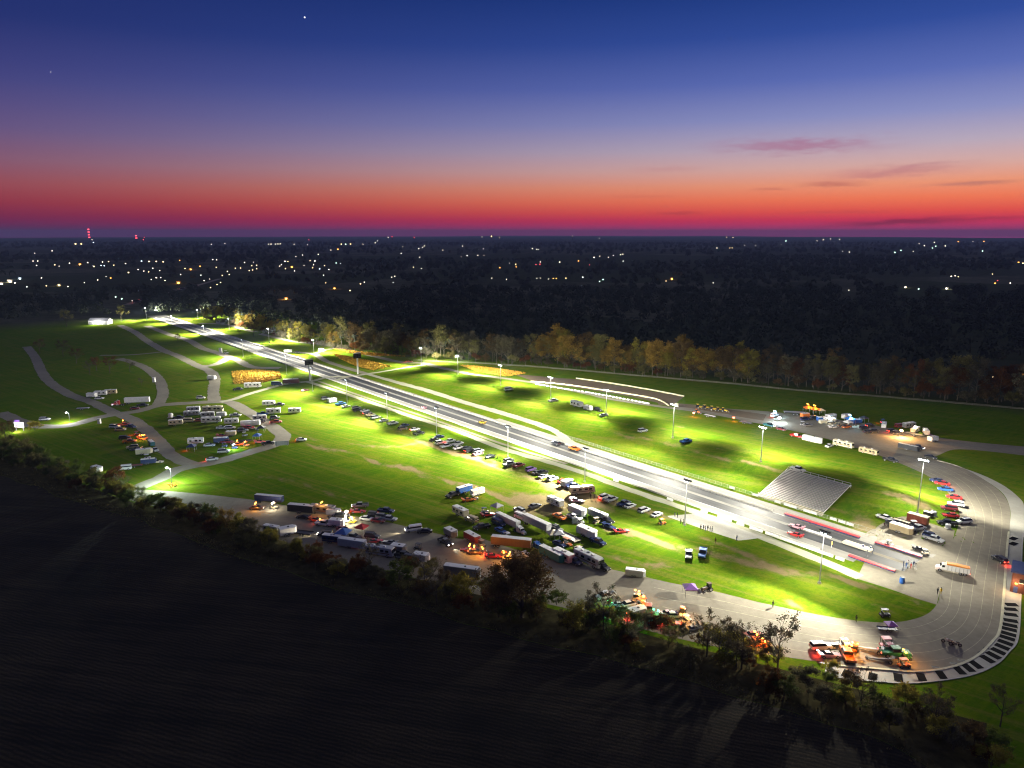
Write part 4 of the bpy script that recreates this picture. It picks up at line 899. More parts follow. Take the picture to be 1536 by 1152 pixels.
def dump_truck():
    P = [('cab', MB().loft([(2.0, .8, 2.7, 1.15, 1.0), (3.2, .8, 2.7, 1.15, 1.0), (3.7, .8, 1.75, 1.1, 1.0)], ch=.1).mesh('cab', M_WHITE), (0, 0, 0), [('windshield', MB().loft([(3.25, 1.8, 2.55, .95, .88), (3.68, 1.8, 1.85, .98, .92)], ch=.1).mesh('windshield', M_GLASS), (.06, 0, .05)), ('side_window', bx('side_window', M_GLASS, 2.4, 3.15, -1.14, 1.14, 1.75, 2.4), (0, 0, 0))]),
         ('hood', MB().loft([(3.6, .7, 1.75, 1.05, .95), (4.7, .65, 1.5, .95, .8), (4.95, .7, 1.3, .8, .7)], ch=.12).mesh('hood', mat('pink_white_paint', (.72, .56, .54), rough=.4)), (0, 0, 0), []), ('chassis', bx('chassis', M_DARK, -4.6, 4.6, -.45, .45, .6, .9), (0, 0, 0), [])]
    bb = MB(); 
    for (x0, x1, y0, y1, z0, z1) in ((-4.6, 1.9, 1.12, 1.25, .95, 2.7), (-4.6, 1.9, -1.25, -1.12, .95, 2.7), (-4.72, -4.6, -1.25, 1.25, .95, 2.7), (1.9, 2.0, -1.25, 1.25, .95, 3.0), (-4.6, 1.9, -1.12, 1.12, .92, 1.05)): bb.box(x0, x1, y0, y1, z0, z1)
    rb = bx('side_rib', M_GALV, -.08, .08, -1.3, 1.3, 1.0, 2.6)
    P.append(('dump_bed', bb.mesh('dump_bed', M_WHITE), (0, 0, 0), [('side_rib', rb, (-4 + k * 1.1, 0, 0)) for k in range(6)]))
    P.append(('tarp', MB().loft([(-4.6, 2.72, 2.9, 1.28, 1.1), (-1, 2.72, 3.15, 1.28, 1.0), (1.88, 2.72, 3.1, 1.28, 1.0)], ch=.3).mesh('tarp', mat('orange_tarp', (.62, .22, .02), rough=.7, var=.2, scale=.6)), (0, 0, 0), []))
    P.append(('tailgate', bx('tailgate', mat('tailgate_red', (.5, .08, .06), rough=.5), -.08, 0, -1.2, 1.2, 1.0, 2.6), (-4.73, 0, 0), [])); P.append(('amber_beacon', bx('amber_beacon', M_AMB, -.15, .15, -.4, .4, 0, .18), (2.4, 0, 2.72), []))
    tl_ = bx('taillight', M_TAIL, -.05, 0, -.2, .2, -.12, .12); P += [('taillight', tl_, (-4.83, s * .9, .95), []) for s in (-1, 1)]
    return P + wheels((-3.4, -2.1, 3.7), 1.0, .52, .42)
KIND['dump'] = ('dump_truck', 1.8, 'dump truck', dump_truck())
def canopy():
    b = MB(); b.quad((-1.6, -1.6, 2.2), (1.6, -1.6, 2.2), (0, 0, 3.2)); b.quad((1.6, -1.6, 2.2), (1.6, 1.6, 2.2), (0, 0, 3.2)); b.quad((1.6, 1.6, 2.2), (-1.6, 1.6, 2.2), (0, 0, 3.2)); b.quad((-1.6, 1.6, 2.2), (-1.6, -1.6, 2.2), (0, 0, 3.2))
    P = [('canopy_roof', b.mesh('canopy_roof', M_PANEL), (0, 0, 0), [])]
    v = bx('valance', M_PANEL, -1.6, 1.6, -.02, .02, 1.95, 2.2); lg = bx('leg', M_GALV, -.04, .04, -.04, .04, 0, 2.2); v2 = bx('valance', M_PANEL, -.02, .02, -1.58, 1.58, 1.95, 2.2)
    for s in (-1, 1): P += [('valance', v, (0, s * 1.6, 0), []), ('valance', v2, (s * 1.6, 0, 0), [])]
    for x in (-1.5, 1.5):
        for y in (-1.5, 1.5): P.append(('leg', lg, (x, y, 0), []))
    return P
KIND['tent'] = ('canopy_tent', 2.2, 'canopy', canopy())
KIND['toilet'] = ('portable_toilet', 1.4, 'portable toilet', [('cabin', bx('cabin', M_PANEL, -.6, .6, -.6, .6, 0, 2.1, taper=.96), (0, 0, 0), []), ('roof', MB().loft([(-.62, 2.1, 2.3, .6, .5), (.62, 2.1, 2.3, .6, .5)]).mesh('roof', M_WHITE), (0, 0, 0), []), ('door', bx('door', M_PANEL, -.35, .35, -.63, -.605, .1, 1.95), (0, 0, 0), [])])
KIND['container'] = ('storage_container', 2.4, 'container', [('body', bx('body', M_PANEL, -3.2, 3.2, -1.22, 1.22, .25, 2.85), (0, 0, 0), [('side_rib', bx('side_rib', M_PANEL, -.06, .06, -1.27, 1.27, .4, 2.75), (-2.7 + k * .9, 0, 0)) for k in range(7)]), ('roof', bx('roof', M_CREAM, -3.22, 3.22, -1.24, 1.24, 2.852, 2.93), (0, 0, 0), []), ('door', bx('door', M_PANEL, 3.2, 3.25, -1.1, 1.1, .4, 2.7), (0, 0, 0), []), ('skid', bx('skid', M_DARK, -3.1, 3.1, -1.0, -.8, 0, .25), (0, 0, 0), []), ('skid', bx('skid', M_DARK, -3.1, 3.1, .8, 1.0, 0, .25), (0, 0, 0), [])])
KIND['tank'] = ('water_tank', 1.4, 'tank', [('shell', MB().tube([(0, 0, .2), (0, 0, .3), (0, 0, 1.7), (0, 0, 2.1)], [1.0, 1.1, 1.1, .5], 12).mesh('shell', M_PANEL), (0, 0, 0), []), ('lid', MB().tube([(0, 0, 2.1), (0, 0, 2.25)], .3, 8).mesh('lid', M_DARK), (0, 0, 0), []), ('base', bx('base', M_CONC2, -1.2, 1.2, -1.2, 1.2, 0, .2), (0, 0, 0), [])])
def bike():
    P = [('frame', MB().tube([(-.7, 0, .6), (-.1, 0, .75), (.4, 0, .85), (.7, 0, .35)], [.08, .14, .12, .05], 6).mesh('frame', M_PAINT), (0, 0, 0), []), ('seat', bx('seat', M_DARK, -.6, 0, -.13, .13, .8, .9), (0, 0, 0), []), ('handlebar', MB().tube([(.4, -.38, 1.0), (.45, 0, .95), (.4, .38, 1.0)], .025, 4).mesh('handlebar', M_DARK), (0, 0, 0), []), ('engine', bx('engine', M_MET, -.25, .2, -.16, .16, .3, .65), (0, 0, 0), [])]
    a, b = wheel_mesh(.32, .12); return P + [('wheel', a, (x, 0, .32), [('rim', b, (0, 0, 0))]) for x in (-.7, .7)]
KIND['bike'] = ('motorcycle', .8, 'motorcycle', bike())
KIND['billboard'] = ('board_sign', 1.6, 'sign', [('panel', bx('panel', M_PANEL, -3.2, 3.2, -.08, .08, .5, 2.6), (0, 0, 0), []), ('post', bx('post', M_MET, -2.6, -2.4, -.18, -.08, 0, 2.5), (0, 0, 0), []), ('post', bx('post', M_MET, 2.4, 2.6, -.18, -.08, 0, 2.5), (0, 0, 0), [])])
KIND['barrel'] = ('plastic_drum', .9, 'drum', [('drum_body', MB().tube([(0, 0, 0), (0, 0, .5), (0, 0, 1.5)], [.55, .62, .55], 10).mesh('drum_body', M_PANEL), (0, 0, 0), []), ('lid', MB().tube([(0, 0, 1.5), (0, 0, 1.62)], .5, 10).mesh('lid', M_DARK), (0, 0, 0), [])])

CLR = dict(white=(.72, .72, .71), silver=(.42, .43, .45), grey=(.17, .175, .18), black=(.014, .014, .016), dark=(.03, .034, .045), navy=(.015, .03, .11), blue=(.02, .1, .36), red=(.42, .02, .02), maroon=(.16, .02, .025), orange=(.62, .15, .015),
           tan=(.42, .34, .2), cream=(.58, .52, .37), yellow=(.62, .42, .02), green=(.02, .16, .07), teal=(.02, .13, .16), pink=(.6, .3, .36), purple=(.25, .12, .45), olive=(.08, .085, .05), brown=(.1, .05, .03), rust=(.3, .07, .035))
CN = dict(dark='dark grey', rust='rust red')
BIGGER = ('sedan', 'suv', 'pickup', 'van', 'racecar', 'utv', 'dragster', 'bike', 'tent', 'flat', 'sbox')
VEH = []
DIRS = {'S': SANG, 's': SANG + math.pi, 'T': SANG - math.pi / 2, 't': SANG + math.pi / 2}
KSCALE = {}
def vehicle(px, py, kind, color, hd, zone, lit='', scale=1.0, dz=None):
    """px, py: the middle of the thing in the photo; it is set on the ground below that point"""
    name, hmid, cat, parts = KIND[kind]
    scale *= 1.22 if kind in BIGGER else 1.1 if kind not in ('semi', 'semitrailer', 'dump') else 1.0
    p = at(px, py, hmid * .5 * scale)
    rz = DIRS[hd] if hd in DIRS else math.radians(hd)
    o = node(name, None, None, p, rz); o.scale = (scale,) * 3
    c = CLR[color]
    for (pn, me_, loc, sub) in parts:
        if 'r' in lit and pn == 'taillight': me_ = lit_mesh(me_, 'r', M_TAIL)
        if 'h' in lit and pn == 'headlight': me_ = lit_mesh(me_, 'h', M_HEAD)
        q = node(pn, me_, o, loc, 0, c)
        for (sn, sm, sl) in sub: node(sn, sm, q, sl, 0, c)
    d = Vector((math.cos(rz), math.sin(rz), 0))
    zt = hmid * scale
    if 'r' in lit: lamp('POINT', p - d * (2.8 * scale) + Vector((0, 0, .9)), 260 * LAMP, (1, .05, .03), radius=.2)
    if 'h' in lit: lamp('SPOT', p + d * (2.8 * scale) + Vector((0, 0, .8)), 5200 * LAMP, (1, .86, .62), None, p + d * 22, 46, .6, .15)
    for ch, m, col, pw in (('o', M_AMB, (1, .40, .06), 900), ('g', M_GRN, (.05, 1, .25), 900), ('b', M_BLU, (.5, .82, 1), 5200), ('w', M_HEAD, (1, .9, .68), 1700)):
        if ch in lit:
            nm = {'o': 'amber_beacon', 'g': 'green_lamp', 'b': 'work_lamp', 'w': 'work_lamp'}[ch]
            for y in (-.5, .5): node(nm, BEAC[ch], o, (-.3, y, zt + .35 + (.5 if kind in ('rv', 'camper', 'box', 'lbox', 'sbox', 'semitrailer') else 0)))
            lamp('POINT', p + Vector((0, 0, zt + 1.3)) - Vector((0, 1.8, 0)), pw * LAMP, col, radius=.25)
    nice = {'sedan': 'sedan', 'suv': 'suv', 'pickup': 'pickup truck', 'van': 'van', 'racecar': 'race car', 'dragster': 'dragster', 'box': 'enclosed trailer', 'sbox': 'small cargo trailer', 'lbox': 'long trailer', 'camper': 'camper trailer', 'rv': 'motorhome', 'semi': 'semi tractor',
            'semitrailer': 'semi trailer', 'flat': 'flatbed trailer', 'utv': 'golf cart', 'tractor': 'loader tractor', 'dump': 'dump truck', 'tent': 'canopy tent', 'toilet': 'portable toilet', 'container': 'storage container', 'tank': 'round tank', 'bike': 'motorcycle', 'billboard': 'sign board', 'barrel': 'plastic drum'}[kind]
    ext = {'r': ' with red tail lights on', 'o': ' with amber lights', 'g': ' with green lights', 'b': ' with white work lights', 'w': ' with warm work lights', 'h': ' with headlights on'}
    VEH.append([o, CN.get(color, color) + ' ' + nice, (ext[lit[0]] if lit else ''), zone, cat, p])
    return o
TAILM = {}
def lit_mesh(me_, k, m):
    if (me_.name, k) not in TAILM: TAILM[(me_.name, k)] = relit(me_, m)
    return TAILM[(me_.name, k)]
def relit(me_, m):
    n = me_.copy(); n.materials.clear(); n.materials.append(m); return n
BEAC = {k: bx('beacon', m, -.16, .16, -.16, .16, 0, .24) for k, m in (('o', M_AMB), ('g', M_GRN), ('b', M_BLU), ('w', M_HEAD))}

Z1 = 'in the row beside the strip'
for a in [(457, 585, 'sedan', 'maroon', 'T'), (488, 597, 'suv', 'grey', 'T'), (498, 601, 'sbox', 'white', 'T'), (511, 605, 'pickup', 'blue', 'T'), (519, 609, 'sedan', 'white', 'T'), (535, 614, 'suv', 'black', 'T'), (551, 619, 'sedan', 'dark', 'T', 'r'), (563, 625, 'suv', 'white', 'T'),
          (576, 630, 'sedan', 'white', 'T'), (589, 634, 'pickup', 'white', 'T'), (604, 642, 'suv', 'olive', 'T'), (628, 649, 'pickup', 'black', 'T'), (651, 659, 'sedan', 'black', 'T'), (660, 663, 'suv', 'white', 'T'), (669, 668, 'pickup', 'silver', 'T'), (687, 671, 'sedan', 'white', 'T'),
          (704, 675, 'suv', 'black', 'T', 'r'), (717, 680, 'sedan', 'pink', 'T'), (735, 684, 'sedan', 'dark', 'T'), (763, 690, 'suv', 'silver', 'T'), (764, 695, 'pickup', 'grey', 'T'), (778, 697, 'pickup', 'maroon', 'T'), (796, 703, 'suv', 'purple', 'T'), (806, 708, 'sedan', 'grey', 'T'),
          (813, 708, 'pickup', 'black', 'T'), (816, 714, 'sedan', 'silver', 'T'), (829, 717, 'suv', 'white', 'T'), (844, 721, 'sedan', 'red', 'T'), (850, 725, 'sbox', 'white', 'T'), (859, 728, 'pickup', 'navy', 'T'), (907, 744, 'suv', 'white', 'T', 'r'), (917, 748, 'pickup', 'silver', 'T'),
          (936, 754, 'pickup', 'navy', 'T'), (945, 758, 'sedan', 'white', 'T'), (966, 764, 'suv', 'white', 'T'), (985, 771, 'sedan', 'white', 'T'), (993, 784, 'utv', 'orange', 20)]:
    vehicle(*a[:5], Z1, *(a[5:]))
vehicle(873, 735, 'rv', 'cream', 14, 'parked behind the row beside the strip', '', 1.0)
Z2 = 'on the paddock grass'
for a in [(679, 741, 'pickup', 'black', 225, ''), (696, 734, 'box', 'blue', 40, ''), (716, 738, 'box', 'white', 40, 'o', .9), (703, 749, 'racecar', 'orange', 20, ''), (712, 747, 'utv', 'white', 20, ''), (727, 767, 'utv', 'navy', 10, ''), (732, 771, 'racecar', 'red', 20, ''), (722, 789, 'pickup', 'black', 205, ''), (748, 783, 'van', 'navy', 's', ''), (751, 795, 'sedan', 'blue', 's', ''),
          (762, 783, 'semitrailer', 'silver', 's', '', .85), (782, 797, 'semi', 'white', 's', '', .8), (805, 787, 'semitrailer', 'silver', 's', '', .95), (802, 758, 'sedan', 'grey', 35, ''), (833, 753, 'camper', 'white', 's', ''), (859, 751, 'utv', 'pink', 0, ''), (865, 750, 'racecar', 'pink', -20, ''), (866, 766, 'box', 'white', 's', '', 1.1), (861, 775, 'pickup', 'silver', 's', ''),
          (863, 781, 'tank', 'white', 0, ''), (871, 783, 'utv', 'white', 10, ''), (897, 772, 'lbox', 'silver', 's', '', .8), (910, 779, 'pickup', 'black', 's', ''), (895, 782, 'utv', 'tan', 30, ''), (914, 789, 'racecar', 'navy', 's', ''), (932, 796, 'racecar', 'red', 15, ''), (880, 798, 'box', 'white', 's', '', 1.15), (897, 811, 'pickup', 'navy', 's', ''),
          (833, 791, 'pickup', 'black', 's', ''), (829, 804, 'tent', 'cream', 20, ''), (837, 804, 'tent', 'silver', 10, ''), (853, 807, 'flat', 'cream', 's', '', 1.3), (851, 815, 'utv', 'orange', 's', '', 1.25), (839, 815, 'sedan', 'navy', 's', ''), (808, 821, 'semi', 'blue', 's', '', .8), (827, 831, 'lbox', 'teal', 's', '', .9), (845, 834, 'camper', 'pink', 's', '', 1.05),
          (861, 840, 'pickup', 'navy', 's', ''), (871, 824, 'sedan', 'maroon', 's', ''), (883, 838, 'rv', 'silver', 's', '', 1.1), (904, 849, 'suv', 'black', 's', ''), (1033, 830, 'pickup', 'silver', 255, ''), (1054, 828, 'pickup', 'blue', 250, '', 1.1), (1327, 921, 'utv', 'dark', 0, '')]:
    vehicle(*a[:5], Z2, *(a[5:]))
Z3 = 'on the pit lane asphalt'
for a in [(767, 816, 'semitrailer', 'brown', -14, '', 1.0), (708, 806, 'box', 'maroon', 's', '', 1.0), (676, 799, 'sbox', 'grey', 's', ''), (668, 812, 'pickup', 'black', 's', 'h'), (620, 792, 'van', 'white', 200, 'h'), (637, 796, 'sedan', 'black', 180, ''), (723, 816, 'utv', 'tan', 's', ''), (703, 824, 'racecar', 'maroon', 170, 'o'), (713, 827, 'sedan', 'brown', 0, 'o'), (725, 828, 'utv', 'brown', 20, 'o'), (739, 833, 'racecar', 'red', 0, 'r'),
          (757, 834, 'utv', 'orange', 10, 'o'), (766, 837, 'sedan', 'tan', -10, 'o'), (692, 857, 'lbox', 'grey', -16, ''), (952, 859, 'box', 'silver', -15, '', .85), (1035, 886, 'tent', 'purple', 0, ''), (1061, 883, 'tractor', 'brown', 200, '', .85),
          (916, 912, 'pickup', 'teal', 30, 'g'), (930, 906, 'racecar', 'silver', 10, ''), (944, 905, 'sedan', 'white', 20, ''), (956, 895, 'pickup', 'grey', 60, 'o'), (963, 907, 'utv', 'orange', 40, 'o', 1.4), (973, 912, 'pickup', 'rust', 80, 'r'), (984, 927, 'pickup', 'teal', 60, 'g', 1.1), (1003, 919, 'racecar', 'pink', 10, ''), (1011, 922, 'sedan', 'silver', 0, ''), (1024, 918, 'tractor', 'orange', 70, 'o', .9), (1008, 934, 'racecar', 'red', -5, 'r'), (1030, 930, 'utv', 'silver', 30, 'o'),
          (1109, 955, 'sedan', 'grey', 10, ''), (1130, 951, 'racecar', 'rust', 10, ''), (1135, 963, 'pickup', 'orange', 10, 'o', 1.1), (1147, 968, 'utv', 'orange', 10, 'ro'), (1231, 968, 'suv', 'white', 5, ''), (1248, 966, 'flat', 'grey', 0, '', .7), (1244, 981, 'racecar', 'pink', 0, 'r'), (1267, 966, 'utv', 'silver', 0, 'o'), (1271, 980, 'pickup', 'orange', 80, 'o', 1.1), (1282, 972, 'utv', 'orange', 60, 'o'),
          (1309, 973, 'dragster', 'silver', 150, '', 1.0), (1330, 966, 'utv', 'pink', 0, '', 1.2), (1343, 977, 'pickup', 'green', -5, 'r', 1.15), (1326, 988, 'dragster', 'grey', 160, '', .9), (1358, 985, 'utv', 'green', 0, 'o'), (1331, 944, 'flat', 'navy', -5, '', .7), (1336, 940, 'tent', 'purple', 0, '', .7), (1422, 962, 'bike', 'white', 150, '', 1.3), (1433, 966, 'bike', 'cream', 160, '', 1.3)]:
    vehicle(*a[:5], Z3, *(a[5:]))
Z4 = 'by the staging lanes'
for a in [(1406, 720, 'sedan', 'navy', 150, ''), (1413, 724, 'sedan', 'red', 150, 'r'), (1418, 733, 'sedan', 'blue', 160, ''), (1431, 745, 'sedan', 'red', 155, ''), (1434, 755, 'suv', 'white', 160, ''), (1424, 761, 'suv', 'maroon', 160, ''), (1426, 772, 'sedan', 'red', 165, ''), (1421, 783, 'pickup', 'black', 165, ''), (1446, 781, 'suv', 'white', 190, ''), (1400, 771, 'tank', 'silver', 0, '', .9), (1392, 771, 'sbox', 'black', 's', '', .6), (1422, 790, 'tank', 'silver', 0, '', .8),
          (1377, 779, 'container', 'rust', 's', ''), (1334, 785, 'utv', 'grey', 20, '', 1.2), (1341, 783, 'sedan', 'navy', 's', ''), (1352, 782, 'flat', 'cream', 's', '', .8), (1351, 793, 'box', 'tan', 's', '', 1.05), (1377, 791, 'pickup', 'silver', 20, ''), (1371, 787, 'utv', 'white', 0, ''), (1397, 803, 'suv', 'navy', 's', ''), (1401, 807, 'pickup', 'silver', 's', ''), (1334, 816, 'utv', 'silver', 's', '', .9), (1381, 824, 'racecar', 'black', 's', '', .9), (1388, 829, 'utv', 'cream', 's', '', .8), (1353, 872, 'barrel', 'blue', 0, '', 1.2), (1500, 838, 'suv', 'black', 95, 'r'), (1429, 855, 'dump', 'white', 152, '', 1.0)]:
    vehicle(*a[:5], Z4, *(a[5:]))
Z5 = 'on the strip'
for a in [(635, 611, 'racecar', 'pink', 'S', ''), (723, 633, 'racecar', 'yellow', 'S', ''), (834, 664, 'suv', 'dark', 'S', ''), (861, 672, 'pickup', 'orange', 'S', ''), (1195, 789, 'racecar', 'pink', 'S', ''), (1193, 801, 'racecar', 'red', 'S', '')]:
    vehicle(*a[:5], Z5, *(a[5:]))
Z6 = 'on the spectator bank'
for a in [(763, 583, 'van', 'white', 30, ''), (830, 600, 'pickup', 'silver', 30, ''), (865, 606, 'camper', 'white', 's', '', 1.1), (882, 612, 'sbox', 'white', 's', ''), (897, 614, 'suv', 'black', 's', ''), (906, 622, 'sedan', 'silver', 30, ''), (964, 645, 'suv', 'silver', 30, ''), (1029, 661, 'pickup', 'blue', 30, ''), (1197, 703, 'pickup', 'white', 's', 'r')]:
    vehicle(*a[:5], Z6, *(a[5:]))
Z7 = 'in the back pits behind the bank'
for a in [(1048, 611, 'tractor', 'yellow', 10, '', 1.0), (1058, 612, 'tractor', 'yellow', 20, '', 1.0), (1069, 614, 'tractor', 'yellow', -10, '', 1.0), (1078, 615, 'tractor', 'yellow', 15, '', .9), (1086, 616, 'tractor', 'yellow', -20, '', .9), (1046, 618, 'tractor', 'orange', 's', '', .8), (1064, 624, 'flat', 'white', 's', ''), (1015, 608, 'tank', 'cream', 0, ''),
          (1162, 622, 'van', 'white', 40, 'rb'), (1154, 637, 'pickup', 'teal', 's', 'h'), (1172, 643, 'sedan', 'maroon', 's', ''), (1192, 620, 'flat', 'silver', -12, '', 1.7), (1118, 634, 'flat', 'grey', 's', ''), (1212, 615, 'tent', 'orange', 0, 'o', 1.2), (1222, 617, 'tent', 'orange', 10, 'o', 1.2), (1231, 618, 'tent', 'cream', 10, '', 1.0), (1232, 629, 'sbox', 'blue', 10, ''), (1234, 633, 'sbox', 'cream', 10, '', .8), (1244, 630, 'camper', 'white', 10, 'w', .9), (1252, 634, 'utv', 'tan', 0, ''), (1259, 637, 'utv', 'tan', 30, ''), (1250, 640, 'racecar', 'white', 20, ''), (1275, 632, 'tent', 'blue', 0, 'b', 1.2), (1285, 632, 'box', 'blue', 20, '', .9),
          (1195, 653, 'pickup', 'red', 's', ''), (1218, 659, 'lbox', 'white', 's', '', .85), (1244, 668, 'sedan', 'white', 40, ''), (1265, 666, 'rv', 'cream', 's', '', .95), (1303, 677, 'rv', 'tan', 's', '', .85), (1336, 689, 'pickup', 'black', 's', ''), (1296, 641, 'suv', 'dark', 20, ''), (1302, 647, 'sedan', 'dark', 20, ''), (1311, 646, 'pickup', 'dark', 20, ''), (1326, 638, 'camper', 'white', 60, '', .9), (1373, 645, 'camper', 'cream', 40, 'w', .9), (1389, 648, 'camper', 'silver', 70, '', .9), (1371, 652, 'flat', 'cream', 's', '', 1.2), (1362, 671, 'lbox', 'dark', 's', '', .8), (1376, 670, 'pickup', 'dark', 's', 'h'), (1396, 685, 'sedan', 'black', 's', ''), (1343, 650, 'utv', 'tan', 0, ''), (1204, 636, 'utv', 'white', 0, ''), (1212, 637, 'sedan', 'grey', 20, ''), (1222, 626, 'van', 'dark', 20, '')]:
    vehicle(*a[:5], Z7, *(a[5:]))
Z8 = 'in the camping field'
for a in [(174, 606, 'semi', 'red', 196, '', 1.0), (206, 602, 'semitrailer', 'white', 10, '', 1.05), (202, 612, 'sedan', 'maroon', 10, ''), (214, 607, 'pickup', 'dark', 10, ''), (137, 593, 'sbox', 'white', 10, '', 1.1), (151, 590, 'camper', 'white', 10, ''), (149, 597, 'sedan', 'white', 10, ''), (166, 588, 'camper', 'tan', 10, ''), (124, 613, 'flat', 'white', 10, ''), (67, 628, 'suv', 'white', 10, ''), (149, 633, 'toilet', 'white', 0, '', 1.2), (231, 571, 'toilet', 'white', 0, '', 1.4), (317, 567, 'sbox', 'white', 0, '', 1.1),
          (172, 639, 'suv', 'white', 0, ''), (186, 636, 'pickup', 'maroon', 30, 'o'), (196, 639, 'pickup', 'navy', -20, ''), (206, 651, 'utv', 'red', 0, 'r'), (212, 657, 'racecar', 'orange', -30, 'o'), (217, 657, 'utv', 'orange', 0, 'o'), (227, 665, 'camper', 'teal', 's', '', .8), (233, 674, 'sedan', 'silver', 's', ''), (186, 701, 'van', 'white', 200, 'h'), (201, 699, 'flat', 'rust', 15, ''), (222, 692, 'box', 'navy', 20, '', .9), (221, 686, 'utv', 'white', 20, ''), (235, 692, 'racecar', 'cream', 10, ''), (145, 704, 'sbox', 'white', -30, ''),
          (256, 624, 'tank', 'white', 0, '', 1.2), (268, 626, 'pickup', 'black', 10, ''), (290, 614, 'camper', 'white', 12, '', 1.0), (288, 620, 'rv', 'white', 12, '', .9), (319, 614, 'rv', 'cream', 8, '', 1.15), (353, 622, 'pickup', 'white', 0, ''), (298, 630, 'sedan', 'rust', 10, 'r'), (317, 630, 'rv', 'white', 10, '', 1.05), (347, 632, 'camper', 'white', 14, ''), (332, 641, 'sedan', 'white', 14, ''), (345, 641, 'suv', 'white', 14, ''), (375, 635, 'lbox', 'white', 14, '', .9), (390, 631, 'pickup', 'dark', 14, ''), (373, 641, 'pickup', 'red', 10, 'r'), (386, 643, 'flat', 'cream', 12, ''), (333, 653, 'racecar', 'red', 0, ''), (331, 660, 'box', 'navy', 14, ''), (314, 667, 'sedan', 'silver', 14, ''), (341, 662, 'pickup', 'maroon', 0, ''), (352, 671, 'utv', 'navy', 0, 'b'), (335, 676, 'suv', 'silver', 14, ''), (357, 666, 'sedan', 'orange', 14, 'o'), (369, 667, 'utv', 'orange', 0, 'o'), (366, 662, 'flat', 'dark', 14, ''), (386, 656, 'tent', 'blue', 0, ''), (390, 662, 'racecar', 'red', 0, 'r'), (402, 664, 'pickup', 'black', 30, ''),
          (423, 667, 'billboard', 'silver', 14, '', 1.0), (452, 659, 'sedan', 'white', 10, 'r'), (403, 605, 'camper', 'white', 8, ''), (419, 606, 'pickup', 'dark', 8, ''), (394, 620, 'pickup', 'blue', 8, ''), (410, 617, 'camper', 'white', 12, '', 1.1), (442, 616, 'camper', 'white', 8, '', .95), (412, 626, 'suv', 'dark', 8, ''), (414, 632, 'pickup', 'red', 8, 'r'), (357, 583, 'pickup', 'dark', 12, ''), (379, 578, 'rv', 'white', 10, '', 1.1), (415, 575, 'van', 'navy', 10, '', 1.2), (436, 572, 'lbox', 'maroon', 8, '', .95), (301, 596, 'suv', 'white', 12, ''), (318, 688, 'sedan', 'silver', 20, 'r'),
          (432, 527, 'camper', 'white', 0, '', .9), (446, 528, 'sedan', 'dark', 0, ''), (483, 525, 'van', 'white', 0, ''), (329, 483, 'camper', 'white', 0, '', .9), (334, 484, 'sedan', 'black', 0, ''), (614, 542, 'sedan', 'rust', 0, 'r'), (331, 527, 'toilet', 'white', 0, '', 1.8), (339, 529, 'utv', 'white', 0, '', 1.3)]:
    vehicle(*a[:5], Z8, *(a[5:]))
Z9 = 'in the dark pits by the hedgerow'
for a in [(404, 750, 'semitrailer', 'navy', -12, '', .85), (385, 761, 'sedan', 'brown', 0, 'o'), (411, 760, 'utv', 'tan', 0, 'w'), (452, 763, 'lbox', 'dark', -12, '', .95), (484, 764, 'rv', 'grey', -14, 'o', 1.0), (500, 769, 'sbox', 'silver', -14, ''), (513, 772, 'suv', 'black', 0, ''), (520, 780, 'racecar', 'cream', 10, 'w'), (529, 782, 'utv', 'yellow', 30, 'w'), (540, 757, 'pickup', 'grey', 190, 'h'), (537, 766, 'racecar', 'red', 0, 'r'), (550, 777, 'sedan', 'white', -14, ''), (562, 771, 'suv', 'dark', -14, ''), (579, 765, 'pickup', 'navy', -14, 'r'), (567, 780, 'sedan', 'maroon', -14, ''), (583, 777, 'pickup', 'silver', -14, ''), (574, 774, 'suv', 'grey', -14, ''),
          (407, 793, 'camper', 'silver', -20, '', .8), (430, 797, 'sbox', 'white', 30, '', 1.1), (455, 800, 'flat', 'dark', -14, ''), (488, 800, 'suv', 'black', 180, 'h'), (498, 808, 'camper', 'navy', -14, '', .9), (515, 803, 'tent', 'blue', -14, '', 1.2), (529, 804, 'pickup', 'dark', -14, 'r'), (528, 815, 'lbox', 'silver', -18, '', .9), (562, 811, 'racecar', 'red', 20, 'r'), (570, 826, 'rv', 'silver', -18, '', 1.0), (597, 823, 'sbox', 'grey', -18, ''), (605, 831, 'pickup', 'black', -18, ''), (617, 836, 'suv', 'dark', -18, ''), (631, 836, 'sbox', 'silver', -18, '', 1.0), (610, 838, 'flat', 'dark', -18, '')]:
    vehicle(*a[:5], Z9, *(a[5:]))
Z10 = 'on the distant county road'
for a in [(215, 449, 'sedan', 'dark', 20, 'r'), (232, 445, 'sedan', 'dark', 20, 'r'), (262, 436, 'sedan', 'dark', 20, 'r'), (275, 433, 'suv', 'dark', 20, 'r'), (286, 431, 'sedan', 'dark', 200, 'h'), (206, 452, 'suv', 'dark', 20, 'r'), (224, 447, 'suv', 'dark', 20, 'r'), (268, 435, 'sedan', 'dark', 20, 'r'), (280, 432, 'sedan', 'dark', 20, 'r'), (292, 429, 'suv', 'dark', 200, 'h')]:
    vehicle(*a[:5], Z10, *(a[5:]), 2.2)
